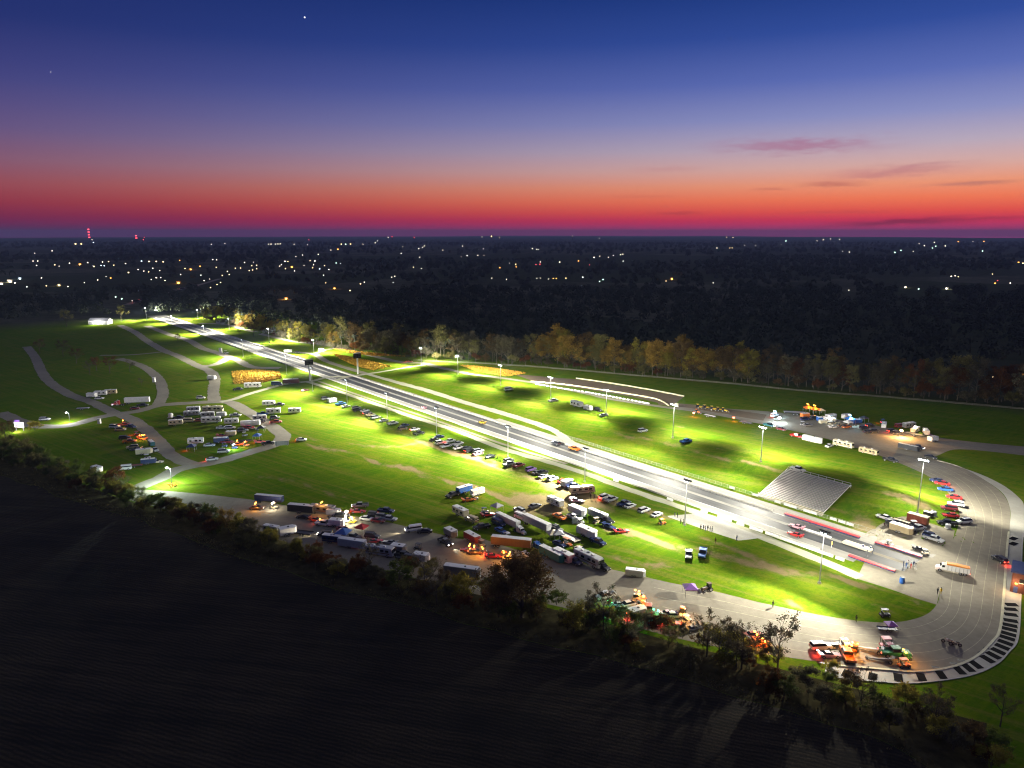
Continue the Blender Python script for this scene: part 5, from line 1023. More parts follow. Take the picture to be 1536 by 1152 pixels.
# more of the crowd: fill the gaps inside each busy group
RC = random.Random(21)
for (x0, x1, y0, y1, slope, n, hd, zone, pool) in [(690, 920, 762, 842, 0, 9, -51, Z2, 'mix'), (262, 402, 612, 674, 0, 12, 12, Z8, 'mix'), (440, 650, 762, 836, .12, 9, -15, Z9, 'mix'), (1200, 1405, 622, 652, .12, 14, 20, Z7, 'mix'), (905, 1045, 898, 938, .2, 9, 20, Z3, 'race'), (1105, 1160, 950, 972, .2, 4, 10, Z3, 'race'), (1225, 1362, 962, 992, .05, 7, 5, Z3, 'race'), (470, 900, 590, 740, .36, 10, 39, Z1, 'car'), (1322, 1402, 780, 806, .2, 5, -51, Z4, 'car'), (165, 240, 634, 700, 1, 6, 15, Z8, 'mix')]:
    made = 0; tries = 0
    while made < n and tries < 400:
        tries += 1; px = RC.uniform(x0, x1); py = RC.uniform(y0, y1) if slope == 0 else (y0 + (px - x0) / (x1 - x0) * (y1 - y0) + (RC.uniform(-1, 1) * (2 if zone == Z1 else 8)))
        kind = RC.choice({'mix': ['sedan', 'suv', 'pickup', 'pickup', 'utv', 'racecar', 'box', 'sbox', 'tent', 'camper', 'van'], 'race': ['utv', 'racecar', 'sbox', 'pickup', 'tent'], 'car': ['sedan', 'suv', 'pickup']}[pool])
        p = at(px, py, 1.0)
        lim = 4.4 if kind in ('utv', 'racecar', 'sedan', 'suv', 'tent', 'sbox') else 5.6
        if any((v[5] - p).length < lim + (2.6 if v[4] in ('semi trailer', 'motorhome', 'trailer', 'camper', 'semi tractor') else 0) for v in VEH): continue
        col = RC.choice(['white', 'white', 'silver', 'black', 'dark', 'grey', 'navy', 'red', 'blue', 'maroon', 'tan', 'orange'])
        if kind in ('box', 'camper'): col = RC.choice(['white', 'white', 'silver', 'grey', 'cream', 'navy'])
        vehicle(px, py, kind, col, hd + RC.choice([0, 0, 180]) * (0 if zone == Z1 else 1) + RC.uniform(-8, 8), zone, RC.choice(['', '', '', '', 'r'])); made += 1
# the strong amber work light in the back pits, and red lamps added for the glow of vehicles waiting on the dirt road
def work_light(px, py, h, power, col, m, label):
    p = at(px, py); o = node('work_light_stand', None, None, p); tag(o, label, 'work light')
    for k in range(3): node('leg', MB().tube([(0, 0, h * .45), (math.cos(k * 2.1) * .9, math.sin(k * 2.1) * .9, 0)], .05, 4).mesh('leg', M_DARK), o)
    node('pole', MB().tube([(0, 0, .4), (0, 0, h)], .06, 5).mesh('pole', M_DARK), o)
    node('lamp_head', MB().loft([(-.5, -.3, .3, .5, .5), (.5, -.35, .35, .55, .55)]).mesh('lamp_head', m), o, (0, 0, h + .3))
    lamp('POINT', p + Vector((0, -.9, h + .3)), power, col, radius=.3)
work_light(1351, 656, 3.6, 26000, (1, .52, .16), mat('lit_sodium', (.8, .5, .2), emit=(1, .55, .2), estr=70), 'tripod work light glowing amber among the back pit campers')
work_light(1168, 634, 2.6, 9000, (.7, .87, 1), mat('lit_blue_white', (.8, .9, 1), emit=(.75, .9, 1), estr=60), 'blue white tripod lamp in place of headlights beside the white van')  # tripod lamp put in place of a vehicle's bright headlights
work_light(748, 818, 3.0, 1500, (1, .5, .1), M_AMB, 'tripod work light glowing amber against the brown semi trailer')
work_light(520, 777, 2.4, 900, (1, .85, .4), M_HEAD, 'tripod work light above the race car by the hedgerow')
work_light(1040, 625, 2.0, 2600, (1, .16, .08), mat('lit_red', (.6, .05, .03), emit=(1, .1, .05), estr=14), 'red lamp on a stand added for tail light glow beside the dirt road')
work_light(1100, 632, 2.0, 2600, (1, .16, .08), mat('lit_red'), 'red lamp on a stand added for tail light glow near the teal pickup')
# labels for vehicles: colour and kind, then a neighbour where look-alikes share a zone
def words(v): return v[1] + v[2] + ' ' + v[3]
cnt = {}
for v in VEH: cnt.setdefault(words(v), []).append(v)
for k, vs in cnt.items():
    used = set()
    for v in vs:
        lab = k
        if len(vs) > 1:
            for w in sorted(VEH, key=lambda w: (w[5] - v[5]).length_squared):
                if w is v or w[1] == v[1]: continue
                l2 = v[1] + v[2] + ' next to ' + w[1] + ' ' + v[3]
                if len(l2.split()) <= 16 and l2 not in used: lab = l2; used.add(l2); break
        v[0]['label'] = lab; v[0]['category'] = v[4]; v[0]['group'] = 'vehicles ' + v[3]
        THINGS.append(v[0])

# ------------------------------------------------------------------ people: one continuous skinned body per pose
def person_mesh(name, J, m):
    """J: joints (x, y, z, r, parent index)"""
    me_ = bpy.data.meshes.new(name); me_.from_pydata([j[:3] for j in J], [(i, j[4]) for i, j in enumerate(J) if j[4] >= 0], [])
    o = bpy.data.objects.new(name, me_); COL.objects.link(o)
    sk = o.modifiers.new('skin', 'SKIN'); 
    for i, j in enumerate(J): me_.skin_vertices[0].data[i].radius = (j[3], j[3] * .85)
    me_.skin_vertices[0].data[0].use_root = True
    o.modifiers.new('sub', 'SUBSURF').levels = 1
    dg = bpy.context.evaluated_depsgraph_get(); ev = bpy.data.meshes.new_from_object(o.evaluated_get(dg)); bpy.data.objects.remove(o)
    ev.materials.clear(); ev.materials.append(m); return ev
def body(arm, step):
    J = [(0, 0, .95, .15, -1), (0, 0, 1.2, .14, 0), (0, 0, 1.42, .17, 1), (0, 0, 1.54, .06, 2), (.02, 0, 1.66, .10, 3), (.03, 0, 1.76, .085, 4)]
    for s in (-1, 1):
        k = len(J); J += [(0, s * .2, 1.42, .065, 2), (-.03 + arm * s, s * .27, 1.15, .05, k), (.12 + arm * s, s * .25, .92, .04, k + 1), (.16 + arm * s, s * .24, .84, .04, k + 2)]
        k = len(J); J += [(0, s * .1, .88, .10, 0), (.04 + step * s, s * .11, .5, .07, k), (-.02 + step * s * 1.7, s * .12, .08, .05, k + 1), (.14 + step * s * 1.7, s * .13, .05, .045, k + 2)]
    return J
PM = [person_mesh('person_body', body(.0, .0), M_SKIN), person_mesh('person_body', body(.12, .14), M_SKIN)]
HEADM = MB().tube([(.02, 0, 1.68), (.02, 0, 1.74), (.01, 0, 1.86), (.0, 0, 1.92)], [.10, .125, .12, .05], 8).mesh('hair', mat('hair', (.03, .02, .015), rough=.9))
LEGM = None
def person(px, py, c, rz, label, pose=0, group=None):
    p = at(px, py); o = node('person', PM[pose], None, p, rz, CLR[c]); o.scale = (1.18,) * 3; tag(o, label, 'person', group); node('hair', HEADM, o, (0, 0, 0)); return o
g1 = 'spectators at the pad edge'
for i, (x, y, c) in enumerate([(1051, 795, 'black'), (1055, 796, 'dark'), (1058, 797, 'navy'), (1061.5, 796, 'black'), (1065, 798, 'grey'), (1068, 798, 'dark')]): person(x, y, c, 1.0 + i, 'person in %s clothes standing in the group at the pad edge' % CN.get(c, c), i % 2, g1)
for x, y, c, l in [(1021, 786, 'black', 'person in black beside the floodlight mast at the pad'), (1024.5, 787, 'dark', 'person in dark grey beside the floodlight mast at the pad'), (1012, 776, 'grey', 'person in grey at the pad corner by the white sedan'), (1016, 777, 'dark', 'person in dark grey at the pad corner'), (1105, 811, 'navy', 'person in navy alone at the pad tip'),
                   (886, 748, 'black', 'person in black beside the cream motorhome'), (891, 748, 'dark', 'person in dark grey beside the cream motorhome'), (746, 688, 'dark', 'person in dark grey on the grass next to the parked row'), (1073, 815, 'brown', 'person in brown walking on the dry grass'),
                   (1411, 891, 'yellow', 'person in a yellow vest on the staging asphalt'), (1406, 891, 'black', 'person in black beside the one in the yellow vest'), (1159, 911, 'dark', 'person in dark grey at the grass edge above the pit lane'), (1284, 933, 'black', 'person in black at the grass edge above the flatbed'), (1309, 831, 'navy', 'person in navy between the launch walls'), (1300, 834, 'grey', 'person in grey at the end of the cream island')]:
    person(x, y, c, rnd.uniform(0, 6), l, rnd.randint(0, 1))
for i, (x, y, c) in enumerate([(1355, 850, 'navy'), (1359, 852, 'blue'), (1362, 849, 'white'), (1366, 853, 'red'), (1370, 850, 'navy'), (1373, 854, 'white')]): person(x, y, c, i * 1.1, 'crew member in %s clothes in the group behind the launch lanes' % c, i % 2, 'crew behind the launch lanes')

# ------------------------------------------------------------------ trees
def leaves(b, c, r, n, sz, R, flat_=.7):
    for i in range(n):
        d = Vector((R.gauss(0, 1), R.gauss(0, 1), R.gauss(0, 1))).normalized() * (R.random() ** .45)
        p = Vector((c[0] + d.x * r, c[1] + d.y * r, c[2] + d.z * r * flat_))
        u = Vector((R.gauss(0, 1), R.gauss(0, 1), R.gauss(0, .6))).normalized(); v = u.orthogonal().normalized(); s_ = sz * R.uniform(.6, 1.4)
        b.quad(p - u * s_ * .5, p + v * s_ * .3, p + u * s_ * .5, p - v * s_ * .3)
def limbs(R, h, r0, n, spread, start=.3, depth=2, lean=0.0, droop=0.0):
    b = MB(); tips = []
    top = Vector((lean, 0, h)); pts = [Vector((0, 0, -.3))] + [Vector((lean * k / 4 + R.uniform(-.12, .12) * h * .03, R.uniform(-.12, .12) * h * .03, h * k / 4)) for k in range(1, 5)]
    b.tube(pts, [r0 * (1 - .22 * k) for k in range(5)], 6)
    def grow(p, d, L, r, lev):
        q = p + d * L * .5 + Vector((R.uniform(-1, 1), R.uniform(-1, 1), R.uniform(0, 1))) * L * .08; e = q + (d + Vector((0, 0, .25 - droop))).normalized() * L * .5
        b.tube([p, q, e], [r, r * .7, r * .35], 4 if lev else 5, cap=False); tips.append(e)
        if lev < depth:
            for k in range(R.randint(2, 4)):
                a = p.lerp(e, R.uniform(.35, 1)); dd = (d + Vector((R.uniform(-1, 1), R.uniform(-1, 1), R.uniform(-.3, .8))) * .75).normalized(); grow(a, dd, L * R.uniform(.4, .62), r * .5, lev + 1)
    for i in range(n):
        f = start + (1 - start) * (i + R.random()) / n; a = R.uniform(0, 2 * math.pi); z = h * f
        d = Vector((math.cos(a), math.sin(a), R.uniform(.35, .95))).normalized(); grow(Vector((lean * f, 0, z)), d, spread * (1.25 - .65 * f) * R.uniform(.8, 1.2), r0 * .42 * (1.15 - f * .6), 0)
    return b, tips
TREE = {}
def tree_kind(key, name, seed, h, r0, n, spread, start, depth, nl, sz, clump, bark=M_BARK, droop=0.0):
    R = random.Random(seed); b, tips = limbs(R, h, r0, n, spread, start, depth, 0, droop)
    cr = None
    if nl:
        c = MB(); R.shuffle(tips); k = max(1, int(nl / max(1, len(tips))))
        for e in tips: leaves(c, e, clump * R.uniform(.6, 1.3), max(1, int(k * R.uniform(.4, 1.7))), sz, R)
        cr = c.mesh('crown', M_LEAF)
    TREE[key] = (name, b.mesh('trunk', bark), cr)
for v in range(3): tree_kind('shrub%d' % v, 'hedgerow_shrub', 10 + v, 3.4, .10, 13, 2.5, .04, 2, 2600, .36, .95)
for v in range(3): tree_kind('small%d' % v, 'hedgerow_tree', 20 + v, 6.6, .17, 16, 3.0, .10, 2, 2900, .40, 1.1)
for v in range(3): tree_kind('bare%d' % v, 'bare_tree', 30 + v, 8.5, .24, 12, 4.0, .28, 4, 130, .3, .6, M_BARKG)
for v in range(4): tree_kind('wood%d' % v, 'woodland_tree', 40 + v, 20, .36, 18, 5.2, .30, 2, 1900, .72, 1.9, M_BARKG)
for v in range(4): tree_kind('leafy%d' % v, 'woodland_tree', 50 + v, 18, .40, 20, 6.0, .14, 2, 2900, .85, 2.1, M_BARKG)
tree_kind('big', 'broad_tree', 61, 12.5, .5, 32, 5.6, .05, 2, 13000, .46, 1.7)
for v in range(2): tree_kind('lone%d' % v, 'lone_tree', 70 + v, 9, .26, 14, 4.2, .3, 2, 1000, .55, 1.2)
TC = dict(green=(.11, .145, .03), dull=(.17, .16, .055), brown=(.13, .09, .035), gold=(.28, .19, .04), yellow=(.27, .24, .04), grey=(.12, .11, .065), lime=(.11, .15, .03), rust=(.12, .05, .015))
def tree(key, p, sc, colr, label, group=None, rz=None, sz=None):
    name, tr, cr = TREE[key]; o = node(name, None, None, p, rnd.uniform(0, 6.28) if rz is None else rz); o.scale = (sc, sc, sz or sc * rnd.uniform(.9, 1.12)); tag(o, label, 'tree' if 'shrub' not in name else 'shrub', group)
    node('trunk', tr, o)
    if cr:
        k = rnd.uniform(.75, 1.3); c = TC[colr]; node('crown', cr, o, color=(c[0] * k, c[1] * k, c[2] * k))
    return o
# hedgerow between the pits and the farm field: several rows of shrubs and small trees
HL = catmull(W([(-60, 676), (0, 695), (100, 733), (200, 765), (300, 802), (400, 838), (500, 868), (600, 894), (700, 922), (800, 946), (900, 970), (1000, 1000), (1150, 1043), (1300, 1090), (1420, 1140), (1520, 1190)]), 400)
cum = 0; i = 0; nsh = 0
for j in range(1, 400):
    cum += (HL[j] - HL[j - 1]).length
    fr = j / 400.0
    while cum > 0:
        cum -= 1.8 if fr < .62 else 1.75
        off = rnd.uniform(1.2, 12.0 if fr < .22 else 9.5 if fr < .62 else 17.0)
        q = HL[j] + Vector((off * .36, off * .93, 0)) + Vector((rnd.uniform(-2, 2), 0, 0)); q.z = hgt(q.x, q.y)
        k = rnd.random(); nsh += 1
        tallish = off > 3 and rnd.random() < (.62 if fr < .2 else .42)
        if fr < .2: cl = rnd.choice(['dull', 'dull', 'green', 'lime', 'grey'])
        else: cl = rnd.choice(['dull', 'dull', 'brown', 'green', 'green', 'grey', 'yellow', 'yellow', 'rust'])
        cname = {'dull': 'dull olive', 'green': 'dark green', 'lime': 'pale green', 'grey': 'grey brown', 'brown': 'brown', 'yellow': 'yellow green', 'rust': 'rusty brown'}[cl]
        w_ = min(VEH, key=lambda v: (v[5] - q).length_squared); near_ = 'near the ' + w_[1] if (w_[5] - q).length < 45 else 'beside the dark field' + (' below the turn' if fr > .7 else ' beyond the lit bend')
        if tallish: tree('small%d' % rnd.randint(0, 2), q, rnd.uniform(.55, 1.0) * (1.25 if fr < .2 else .72 if fr > .55 else 1), cl, '%s small tree in the hedgerow %s' % (cname, near_), 'hedgerow trees')
        else: tree('shrub%d' % rnd.randint(0, 2), q, rnd.uniform(.6, 1.15), cl, '%s shrub in the hedgerow %s' % (cname, near_), 'hedgerow shrubs')
# trees one can tell apart in the hedgerow
tree('big', at(783, 926), 1.3, 'brown', 'big dense brown tree standing in front of the pit lane', rz=1.0, sz=1.22)
for (x, yb, sc, l) in [(637, 893, 1.25, 'bare forked tree below the dark pits'), (655, 905, .8, 'small bare tree next to the bare forked tree'), (1165, 1018, 1.35, 'bare tree with thin branches beside the orange pickup'), (1104, 1000, 1.05, 'bare tree in front of the grey sedan'), (1112, 1004, 1.1, 'slim bare tree close to the pit lane black panels'), (1060, 985, 1.15, 'bare rounded tree next to the silver golf cart'), (1078, 990, 1.0, 'bare twiggy tree among hedgerow shrubs by the pit lane'), (905, 945, 1.1, 'bare tree beside the teal pickup'), (880, 940, .9, 'bare tree close to the big dense brown tree'), (183, 742, .8, 'bare dark tree at the lit bend of the camp road'), (1290, 1065, .9, 'bare tree below the black panels'), (1400, 1100, .9, 'bare tree at the bottom of the turn'), (1500, 1090, .8, 'bare tree below the end of the turn'), (555, 860, .9, 'bare tree in front of the silver motorhome')]:
    tree('bare%d' % rnd.randint(0, 2), at(x, yb), sc, 'grey', l)
for (x, yb, c, l) in [(343, 800, 'gold', 'golden leaved tree at the end of the hedgerow pits'), (175, 735, 'rust', 'rusty tree beside the lit bend of the camp road'), (690, 905, 'yellow', 'yellow shrub tree below the grey trailer'), (860, 950, 'yellow', 'yellow leaved tree beside the big brown tree'), (600, 885, 'green', 'green tree below the bare forked tree'), (940, 960, 'green', 'green tree below the orange golf cart')]:
    tree('small%d' % rnd.randint(0, 2), at(x, yb), 1.15, c, l)
# edge of the wood behind the strip
WL = catmull(W([(300, 481), (345, 489), (400, 503), (440, 513), (490, 523), (560, 533), (640, 540), (720, 545), (800, 549), (900, 558), (1000, 567), (1100, 575), (1200, 584), (1330, 595), (1448, 604), (1560, 614)]), 700)
cum = 0; nw = 0
for j in range(1, 700):
    cum += (WL[j] - WL[j - 1]).length; P_ = WL[j]; px = 768 + FPX * P_.x / P_.y
    while cum > 0:
        gold = 800 < px < 1145; yel = px < 500
        cum -= 3.5 if px > 480 else 7.0
        off = abs(rnd.gauss(4, 9)) + 4
        q = P_ + Vector((off * .35 + rnd.uniform(-2, 2), off, 0)); q.z = 0
        if gold: key, c = ('leafy%d' % rnd.randint(0, 3), rnd.choice(['gold', 'gold', 'dull', 'brown', 'yellow']))
        elif yel: key, c = (rnd.choice(['leafy', 'wood']) + str(rnd.randint(0, 3)), rnd.choice(['yellow', 'gold', 'dull', 'grey']))
        else: key, c = ('wood%d' % rnd.randint(0, 3) if rnd.random() < .7 else 'leafy%d' % rnd.randint(0, 3), rnd.choice(['grey', 'grey', 'dull', 'rust' if px > 1200 else 'grey', 'brown']))
        nw += 1; cname = {'gold': 'golden', 'dull': 'dull olive', 'brown': 'brown', 'yellow': 'yellow', 'grey': 'grey half bare', 'rust': 'rusty'}[c]
        sc = rnd.uniform(.72, 1.3) * (.75 if yel else 1.0) * (.95 if not gold else 1.08)
        tree(key, q, sc, c, '%s %s tree at the wood edge %s' % (cname, 'leafy' if 'leafy' in key else 'thin', next(z for lim, z in ((400, 'beside the shutdown lane'), (480, 'behind the parked white camper'), (600, 'behind the golden tall grass'), (700, 'behind the end of the spectator bank'), (790, 'behind the brown dry grass strip'), (900, 'behind the start of the dirt oval'), (1030, 'behind the dirt oval'), (1150, 'behind the yellow loader tractors'), (1290, 'behind the orange canopy tents'), (1420, 'behind the amber work light'), (9999, 'beyond the far turn')) if px < lim)), 'trees at the edge of the wood')
for j in range(20, 700, 9):
    q = WL[j] + Vector((rnd.uniform(-2, 2), rnd.uniform(1, 5), 0)); px = 768 + FPX * q.x / q.y
    c = rnd.choice(['dull', 'brown', 'grey', 'rust']); tree('shrub%d' % rnd.randint(0, 2), q, rnd.uniform(1.0, 1.9), c, '%s undergrowth shrub at the foot of the wood %s' % ({'dull': 'dull olive', 'brown': 'brown', 'grey': 'grey brown', 'rust': 'rusty'}[c], 'behind the strip' if px < 800 else 'behind the dirt oval' if px < 1150 else 'behind the back pits'), 'undergrowth shrubs at the wood edge')
# lone trees in the camping field and along the shutdown lane
for (x, yb, k, c, sc, l) in [(267, 513, 'lone0', 'gold', .75, 'small gold coloured tree between two camp roads'), (381, 505, 'lone1', 'brown', 1.5, 'bare brown tree beside the shutdown floodlights'), (360, 503, 'bare1', 'grey', .8, 'low bare shrub next to the shutdown lane'), (338, 480, 'lone0', 'gold', 1.1, 'yellow tree behind the end of the shutdown lane'), (320, 478, 'lone1', 'dull', .9, 'olive tree behind the end of the shutdown lane'),
                             (165, 560, 'lone0', 'rust', 1.3, 'rusty tree in the dark camping field'), (145, 556, 'lone1', 'rust', 1.1, 'second rusty tree in the dark camping field'), (135, 562, 'bare2', 'grey', 1.0, 'bare tree in the dark camping field'), (195, 558, 'bare0', 'grey', 1.0, 'bare tree near the curving camp road'), (212, 578, 'bare1', 'grey', .5, 'young tree by the curving camp road'), (115, 545, 'lone0', 'rust', 1.1, 'rusty tree at the back of the camping field'), (60, 530, 'lone1', 'brown', 1.2, 'brown tree beside the field road'), (95, 535, 'lone0', 'brown', 1.2, 'brown tree behind the camping field'), (182, 482, 'lone1', 'dull', 1.6, 'dark tree behind the long white shed'), (100, 490, 'lone0', 'dull', 1.6, 'dark tree beside the long white shed'), (52, 646, 'shrub1', 'yellow', 1.1, 'yellow bush at the foot of the gate sign'), (10, 668, 'lone0', 'brown', 1.2, 'brown tree beside the gate sign')]:
    tree(k, at(x, yb), sc, c, l)
# ------------------------------------------------------------------ lights of the far countryside: houses with lit fronts
LC = dict(w=((1, .88, .66), 'white'), y=((1, .74, .34), 'warm yellow'), o=((1, .40, .06), 'orange'), g=((.62, 1, .78), 'greenish white'), r=((1, .06, .08), 'red'), b=((.62, .82, 1), 'bluish white'))
LM = {k: mat('lit_window_' + k, (.8, .8, .8), emit=v[0], estr=7.0) for k, v in LC.items()}
ME_HW = MB().box(-1.3, 1.3, 0, 1.8, 0, 1.2).mesh('wall', M_HOUSE)
_b = MB(); _b.quad((-1.45, -.15, 1.15), (1.45, -.15, 1.15), (1.45, .9, 1.9), (-1.45, .9, 1.9)); _b.quad((-1.45, .9, 1.9), (1.45, .9, 1.9), (1.45, 1.95, 1.15), (-1.45, 1.95, 1.15)); _b.quad((-1.45, -.15, 1.15), (-1.45, .9, 1.9), (-1.45, 1.95, 1.15)); _b.quad((1.45, -.15, 1.15), (1.45, 1.95, 1.15), (1.45, .9, 1.9))
ME_HR = _b.mesh('roof', M_HOUSE)
ME_HL = {k: MB().loft([(-.62, .12, 1.0, .55, .4), (0, .02, 1.1, .62, .5), (.62, .12, 1.0, .55, .4)]).mesh('lit_front', m) for k, m in LM.items()}
HXY = []
def far_house(px, py, c='w', sz=1.0):
    z0 = 3.0; x, y = flat(px, max(py, 351.8), z0); d = math.hypot(x, y); lim = 11000
    z = 0.0
    if d > lim or py < 356.5:
        k = min(lim, d) / d; x, y = x * k, y * k; b_ = (576 - py) / FPX; z = H + y * (-math.sin(PITCH) + b_ * math.cos(PITCH)) / (math.cos(PITCH) + b_ * math.sin(PITCH)) - 8; d = math.hypot(x, y)
        z = max(z, 0)
    HXY.append((768 + FPX * x / y, y))
    r = .7 * sz ** .8 * d / FPX
    o = node('lit_house', None, None, Vector((x, y, z)), math.atan2(y, x) - math.pi / 2); o.scale = (r, r, r)
    tag(o, 'house with %s%s light in the far dark countryside' % ('a strong ' if sz >= 1.8 else 'a faint ' if sz < .75 else 'a ', LC[c][1]), 'house', 'lit houses in the far countryside')
    node('wall', ME_HW, o, (0, .35, 0)); node('roof', ME_HR, o, (0, .35, 0)); node('lit_front', ME_HL[c], o, (0, -.2, 0))
    if z > 2: node('hill_footing', MB().box(-1.3, 1.3, .36, 2.1, -z / r - 1, 0).mesh('hill_footing', M_HOUSE), o)
    if sz >= 1.8 and py > 375 and d < 6000:
        lamp('POINT', Vector((x, y - 2.2 * r, 1.9 * r)), 2500 * r * r, LC[c][0], radius=r * .4)
for ox, oy, L_ in [(0, 320, [(435,177,'y',2),(468,177,'y',1.5),(300,215),(190,272),(217,272),(210,297),(200,227,'w',.6),(315,293,'y'),(340,300,'w',.6),(400,284),(460,292,'o',2),(505,281),(540,303,'y',1.5),(582,297,'b'),(600,299,'b'),(590,277),(625,275,'y'),(655,295,'y'),(723,286),(815,273,'b',1.5),(858,275,'y',1.5),(900,275,'y',1.5),(940,277,'y',1.5),(740,337,'y',1.5),(795,320),(828,328),(856,333,'y'),(880,312),(920,325,'w',.7),(1035,268,'o'),(1098,320,'o',2),(1152,302,'o',1.5),(1065,314,'y'),(1040,347),(1157,351),(1245,307,'y'),(1225,264),(1248,265),(1310,330,'y'),(1320,348,'y'),(1280,353,'y'),(1270,392,'y'),(1250,403,'y'),(1212,421,'y'),(1175,382),(1208,372,'w',.6),(1355,312,'y'),(1385,311,'y'),(1408,280),(1450,298,'y'),(1478,296,'y'),(1435,326,'y'),(1455,322,'y'),(1478,315,'y'),(1460,277,'w',.6),(900,366,'w',1.5),(925,365),(950,381,'y'),(870,376,'w',.7),(637,368,'o',1.5),(610,357,'w',.6),(562,378),(485,393,'w',.7),(390,415),(340,410,'y',2),(266,411,'y'),(154,417),(238,367),(115,372,'b',2),(58,390,'w',3.5),(8,402,'w',2.5),(85,395,'w',1.5),(1028,397,'o',3),(665,474,'g',1.5),(700,484,'g',1.5),(760,494,'w',.6),(1217,178),(1295,175),(530,150,'w',.7),(538,168,'b'),(825,150,'r'),(830,135,'r',.7)]),
        (400, 320, [(10,177,'w',.8),(25,177),(50,177),(65,176),(78,176),(158,177,'w',.8),(235,180,'w',.8),(242,150,'r',.8),(430,178,'y',1.5),(455,178,'g',1.5),(483,177,'y',1.5),(555,177,'w',.6),(625,170),(637,159),(410,207,'o',2),(370,210,'w',.8),(207,238),(297,234),(168,247,'w',.7),(105,274,'w',1.5),(85,292),(75,300),(108,315,'y'),(122,275,'y'),(145,307,'o',2),(160,327),(250,270,'y'),(278,272,'w',1.5),(270,293),(265,310,'y'),(305,316,'b',1.3),(333,298,'y'),(358,320),(328,351),(340,394,'y',.8),(400,283,'g',1.2),(425,285,'g',.7),(215,296,'w',.6),(390,427,'o',2.5),(480,438,'y',1.5),(540,400,'y',1.5),(562,390),(112,485,'o',3),(720,362),(738,357),(728,392,'w',.7),(845,306,'y'),(890,314,'w',.7),(775,229),(882,250,'w',.8),(876,202,'w',1.2),(898,195),(908,187),(783,192,'w',.5),(1015,210,'w',.7),(1128,188),(1155,242,'w',1.2),(1216,240,'w',1.2),(1252,240,'w',.5),(1247,203,'w',.6),(1120,248,'w',.5),(1530,202,'w',1.1),(1343,310,'o',1.5),(1435,290,'y',1.2),(1437,305,'o',1.2),(1400,283,'w',.6),(1297,368),(1382,374),(1295,131,'y',1.8),(1340,136,'y',.8),(1240,134,'w',.6),(700,136,'w',.8),(722,133,'r',1),(850,137,'r',1.1)]),
        (800, 320, [(20,206),(30,207,'w',.7),(40,277),(15,291,'r'),(38,290,'r',1.2),(152,278,'w',1.3),(260,272,'o',1.6),(350,252,'w',1.5),(383,244,'w',.8),(432,250,'w',.7),(461,241),(503,236),(516,233),(517,272),(325,293,'r',.7),(20,368,'w',.7),(40,367,'w',.6),(88,372,'w',.7),(115,370,'o',1.3),(132,370,'o',1.3),(188,368,'y',1.3),(285,363,'w',1.6),(382,386,'g',1.3),(402,376,'g',1.4),(797,374,'o',2.4),(765,384,'y',1),(1036,394,'w',.9),(1058,199),(1132,199,'y',.9),(1145,198,'y',.8),(1217,184,'w',.7),(1280,185,'w',1.2),(1455,160,'g',1.5),(1428,178,'w',.5),(1113,136,'y',.9),(1150,137,'y',.9),(380,142,'w',.8),(225,129,'w',.6)]),
        (1136, 320, [(380,150,'w',1.2),(422,146),(474,148),(344,157,'w',.7),(530,222),(492,218,'w',.5),(792,224,'g',1.5),(827,212,'g',1.2),(898,217,'w',.6),(932,174,'w',.6),(962,186),(1020,167),(1028,189,'g',1.1),(1008,199,'g',1),(1083,187),(1157,164,'o',1.3),(1305,161,'o',1.3),(1242,160,'w',.5),(1297,216,'g',1.2),(1505,280,'o',1.5),(1530,285,'y',1.3),(1118,358,'w',1.3),(1140,355),(1158,360,'y',.8),(1090,428,'w',2.2),(853,420,'w',1.8),(930,429,'g',1.4),(1370,397,'o',1.4),(1458,396,'w',1.2),(1385,381,'r',.7),(1355,345,'y',.8),(528,435,'w',.8),(1485,955,'w',1.3),(1463,940,'y',1.2),(1440,945,'o',1.5),(1360,922,'y',.7),(1175,923,'w',.6),(1530,910,'o',2)])]:
    for e in L_: far_house(ox + e[0] / 3.84, oy + e[1] / 3.84, *(e[2:]))
# the wood behind: one mass of crowns
R = random.Random(5); b_v = []; b_f = []
def wood_mass(n, d0, d1, q, sz, hh):
    global b_v, b_f
    made = 0
    while made < n:
        u = R.random(); y = math.sqrt(d0 * d0 + u * (d1 * d1 - d0 * d0)); x = R.uniform(-.9, .9) * y
        s_, t_ = st(x, y); px = 768 + FPX * x / y
        if s_ < 880:
            edge = float(np.interp(px, EPX, EY))
            if y < edge + 14: made += .2; continue
            if px < 215: made += .2; continue
        if noise.noise(Vector((x * .0011, y * .0011, 3))) + noise.noise(Vector((x * .004, y * .004, 9))) * .5 < -.18 - (0 if y > 1300 else .9): made += .25; continue
        if np.any((np.abs(HP[:, 0] - px) < 5 + 9000 / y) & (y < HP[:, 1] + 25) & (y > HP[:, 1] * .76 - 30)): made += .2; continue
        made += 1; h = hh * R.uniform(.75, 1.2); r = h * .28
        for k in range(q):
            d = Vector((R.gauss(0, 1), R.gauss(0, 1), abs(R.gauss(0, 1)))).normalized(); p = Vector((x + d.x * r, y + d.y * r, h * .55 + d.z * h * .45))
            a = d.orthogonal().normalized(); c = d.cross(a); a, c = a * math.cos(k) + c * math.sin(k), c * math.cos(k) - a * math.sin(k); s2 = sz * R.uniform(.6, 1.3); i = len(b_v)
            b_v += [p - a * s2, p - c * s2 * .7, p + a * s2, p + c * s2 * .7]; b_f.append((i, i + 1, i + 2, i + 3))
EPX = [768 + FPX * p.x / p.y for p in WL[::10]]; EY = [p.y for p in WL[::10]]
HP = np.array(HXY)
wood_mass(4200, 380, 1300, 34, 1.5, 20); wood_mass(3600, 1200, 3200, 16, 4.0, 19); wood_mass(3000, 3000, 8000, 8, 10.0, 20)
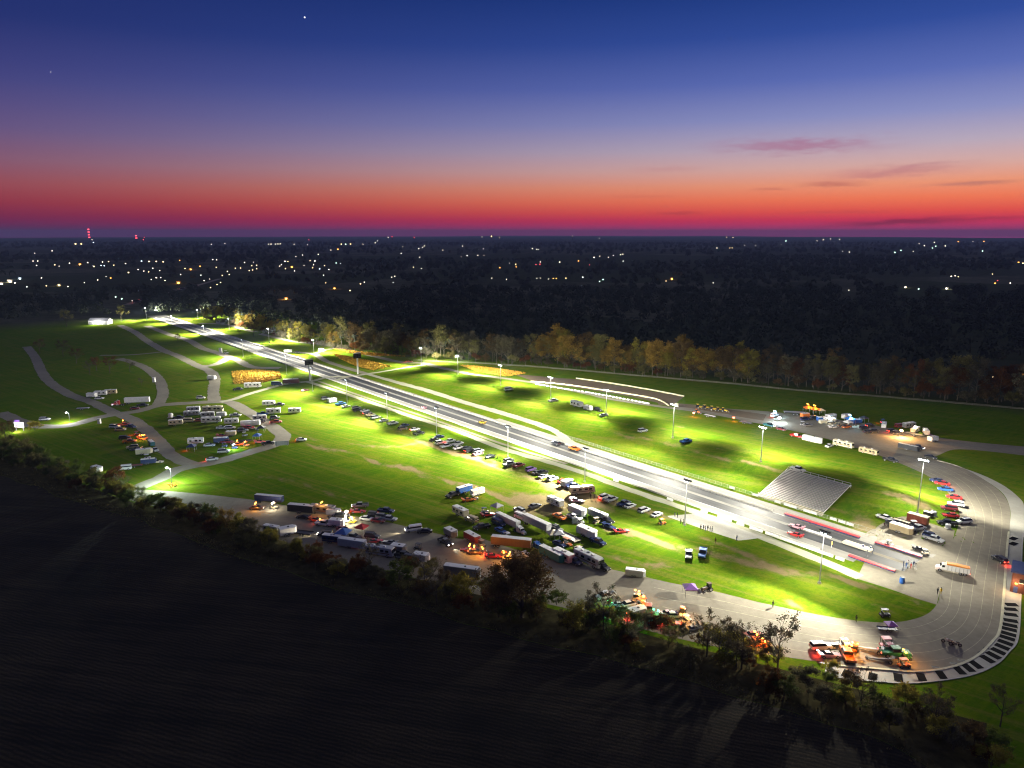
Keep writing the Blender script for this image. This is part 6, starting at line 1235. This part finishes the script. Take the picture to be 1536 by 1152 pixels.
me_ = bpy.data.meshes.new('woods'); me_.from_pydata(b_v, [], b_f); me_.materials.append(mat('woodland_foliage', (.05, .06, .045), rough=1, var=.3, scale=.012, spec=0))
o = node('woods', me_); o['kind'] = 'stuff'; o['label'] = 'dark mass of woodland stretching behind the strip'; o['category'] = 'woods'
# tall dry grass patches
def reeds(pxs, n, h, label, m=M_REED):
    Pl = [at(*q) for q in pxs]; c = sum(Pl, Vector()) / len(Pl); b = MB()
    for i in range(n):
        k = R.randrange(len(Pl)); a, d = Pl[k], Pl[(k + 1) % len(Pl)]; u, v = R.random(), math.sqrt(R.random()); p = c.lerp(a.lerp(d, u), v) ; z = hgt(p.x, p.y); g = h * R.uniform(.4, 1.15) * (1.15 - .5 * v)
        an = R.uniform(0, 3.14); dx, dy = math.cos(an) * .35, math.sin(an) * .35; lx, ly = R.uniform(-.4, .4), R.uniform(-.4, .4)
        b.quad((p.x - dx, p.y - dy, z), (p.x + dx, p.y + dy, z), (p.x + dx * .4 + lx, p.y + dy * .4 + ly, z + g), (p.x - dx * .4 + lx, p.y - dy * .4 + ly, z + g))
    o = node('tall_grass', b.mesh('tall_grass', m)); o['kind'] = 'stuff'; o['label'] = label; o['category'] = 'tall grass'
reeds([(347, 558), (387, 555), (419, 558), (423, 568), (385, 576), (350, 576)], 5200, 1.5, 'golden tall grass patch beside the crossing road')
reeds([(500, 531), (525, 536), (556, 542), (587, 550), (560, 556), (533, 549), (509, 538)], 3600, 1.6, 'golden tall grass patch behind the score board')
reeds([(690, 548), (740, 553), (790, 560), (760, 565), (715, 558)], 2600, 1.5, 'brown dry grass strip behind the spectator bank')
reeds([(500, 523), (560, 530), (610, 535), (560, 534), (520, 529)], 1500, 1.4, 'dry grass at the foot of the wood')
reeds([(250, 726), (262, 724), (266, 729), (256, 732)], 300, .5, 'dry bed round the lamp post')
FV = catmull(fa, 300); b = MB()
for p in FV:
    for k in range(int(16 * max(0, noise.noise(p * .05) + .55))):
        q = p + Vector((R.uniform(-2, 2), R.uniform(-1.6, 5), 0)); g = R.uniform(.15, .5); an = R.uniform(0, 3.14); dx, dy = math.cos(an) * .22, math.sin(an) * .22
        b.quad((q.x - dx, q.y - dy, 0), (q.x + dx, q.y + dy, 0), (q.x + dx * .3 + R.uniform(-.3, .3), q.y + dy * .3, g), (q.x - dx * .3, q.y - dy * .3, g))
o = node('verge_grass', b.mesh('verge_grass', M_VERGE)); o['kind'] = 'stuff'; o['label'] = 'pale rough grass along the edge of the dark field'; o['category'] = 'grass'

# radio masts with red lights on the horizon
for px, yt, yb, lab, n in ((147, 344, 357, 'tall radio mast with a stack of red lights on the horizon', 4), (216, 353.5, 358, 'short radio mast with red lights on the horizon', 2)):
    d = 8000.0; x = (px - 768) / FPX * d; zz = lambda py: H + d * (-math.sin(PITCH) + (576 - py) / FPX * math.cos(PITCH)) / (math.cos(PITCH) + (576 - py) / FPX * math.sin(PITCH))
    o = node('radio_mast', None, None, (x, d, 0)); tag(o, lab, 'radio mast'); zt = zz(yt)
    b = MB()
    for a in range(3): b.tube([(math.cos(a * 2.1) * 2.5, math.sin(a * 2.1) * 2.5, 0), (math.cos(a * 2.1) * .8, math.sin(a * 2.1) * .8, zt)], .5, 4)
    node('lattice', b.mesh('lattice', M_DARK), o)
    for k in range(n): node('red_light', MB().loft([(-7, -5, 5, 5, 5), (7, -5, 5, 5, 5)], ch=.3).mesh('red_light', LM['r']), o, (0, 0, zt - (zt - zz(yb - 1)) * k / max(1, n - 1)))
# two bright evening stars
star = mat('star_light', (1, 1, 1), emit=(.95, .97, 1), estr=1.6)
for px, py, r, lab in ((457, 26, 1.15, 'bright evening star high in the dusk sky'), (76, 108, .6, 'faint star in the purple part of the sky')):
    a = (px - 768) / FPX; b_ = (576 - py) / FPX; v = Vector((a, math.cos(PITCH) + b_ * math.sin(PITCH), -math.sin(PITCH) + b_ * math.cos(PITCH))) * 70000
    bm = bmesh.new(); bmesh.ops.create_icosphere(bm, subdivisions=2, radius=r * 70000 / FPX); m_ = bpy.data.meshes.new('star'); bm.to_mesh(m_); bm.free(); m_.materials.append(star)
    tag(node('star', m_, None, v + Vector((0, 0, H))), lab, 'star')

# ------------------------------------------------------------------ evening haze
HZ = 6e-5
m = bpy.data.materials.new('evening_haze'); m.use_nodes = True; t = m.node_tree; t.nodes.clear()
pv = t.nodes.new('ShaderNodeVolumePrincipled'); pv.inputs['Color'].default_value = (.55, .72, 1, 1); pv.inputs['Density'].default_value = HZ; pv.inputs['Anisotropy'].default_value = 0.0
ou = t.nodes.new('ShaderNodeOutputMaterial'); t.links.new(pv.outputs[0], ou.inputs['Volume'])
gx = vg[:, 0]; gy = vg[:, 1]
hz = node('haze', MB().box(float(gx.min()) - 50, float(gx.max()) + 50, float(gy.min()) - 50, float(gy.max()) + 50, float(vg[:, 2].min()) - 1.5, 215).mesh('haze', m)); hz['kind'] = 'stuff'
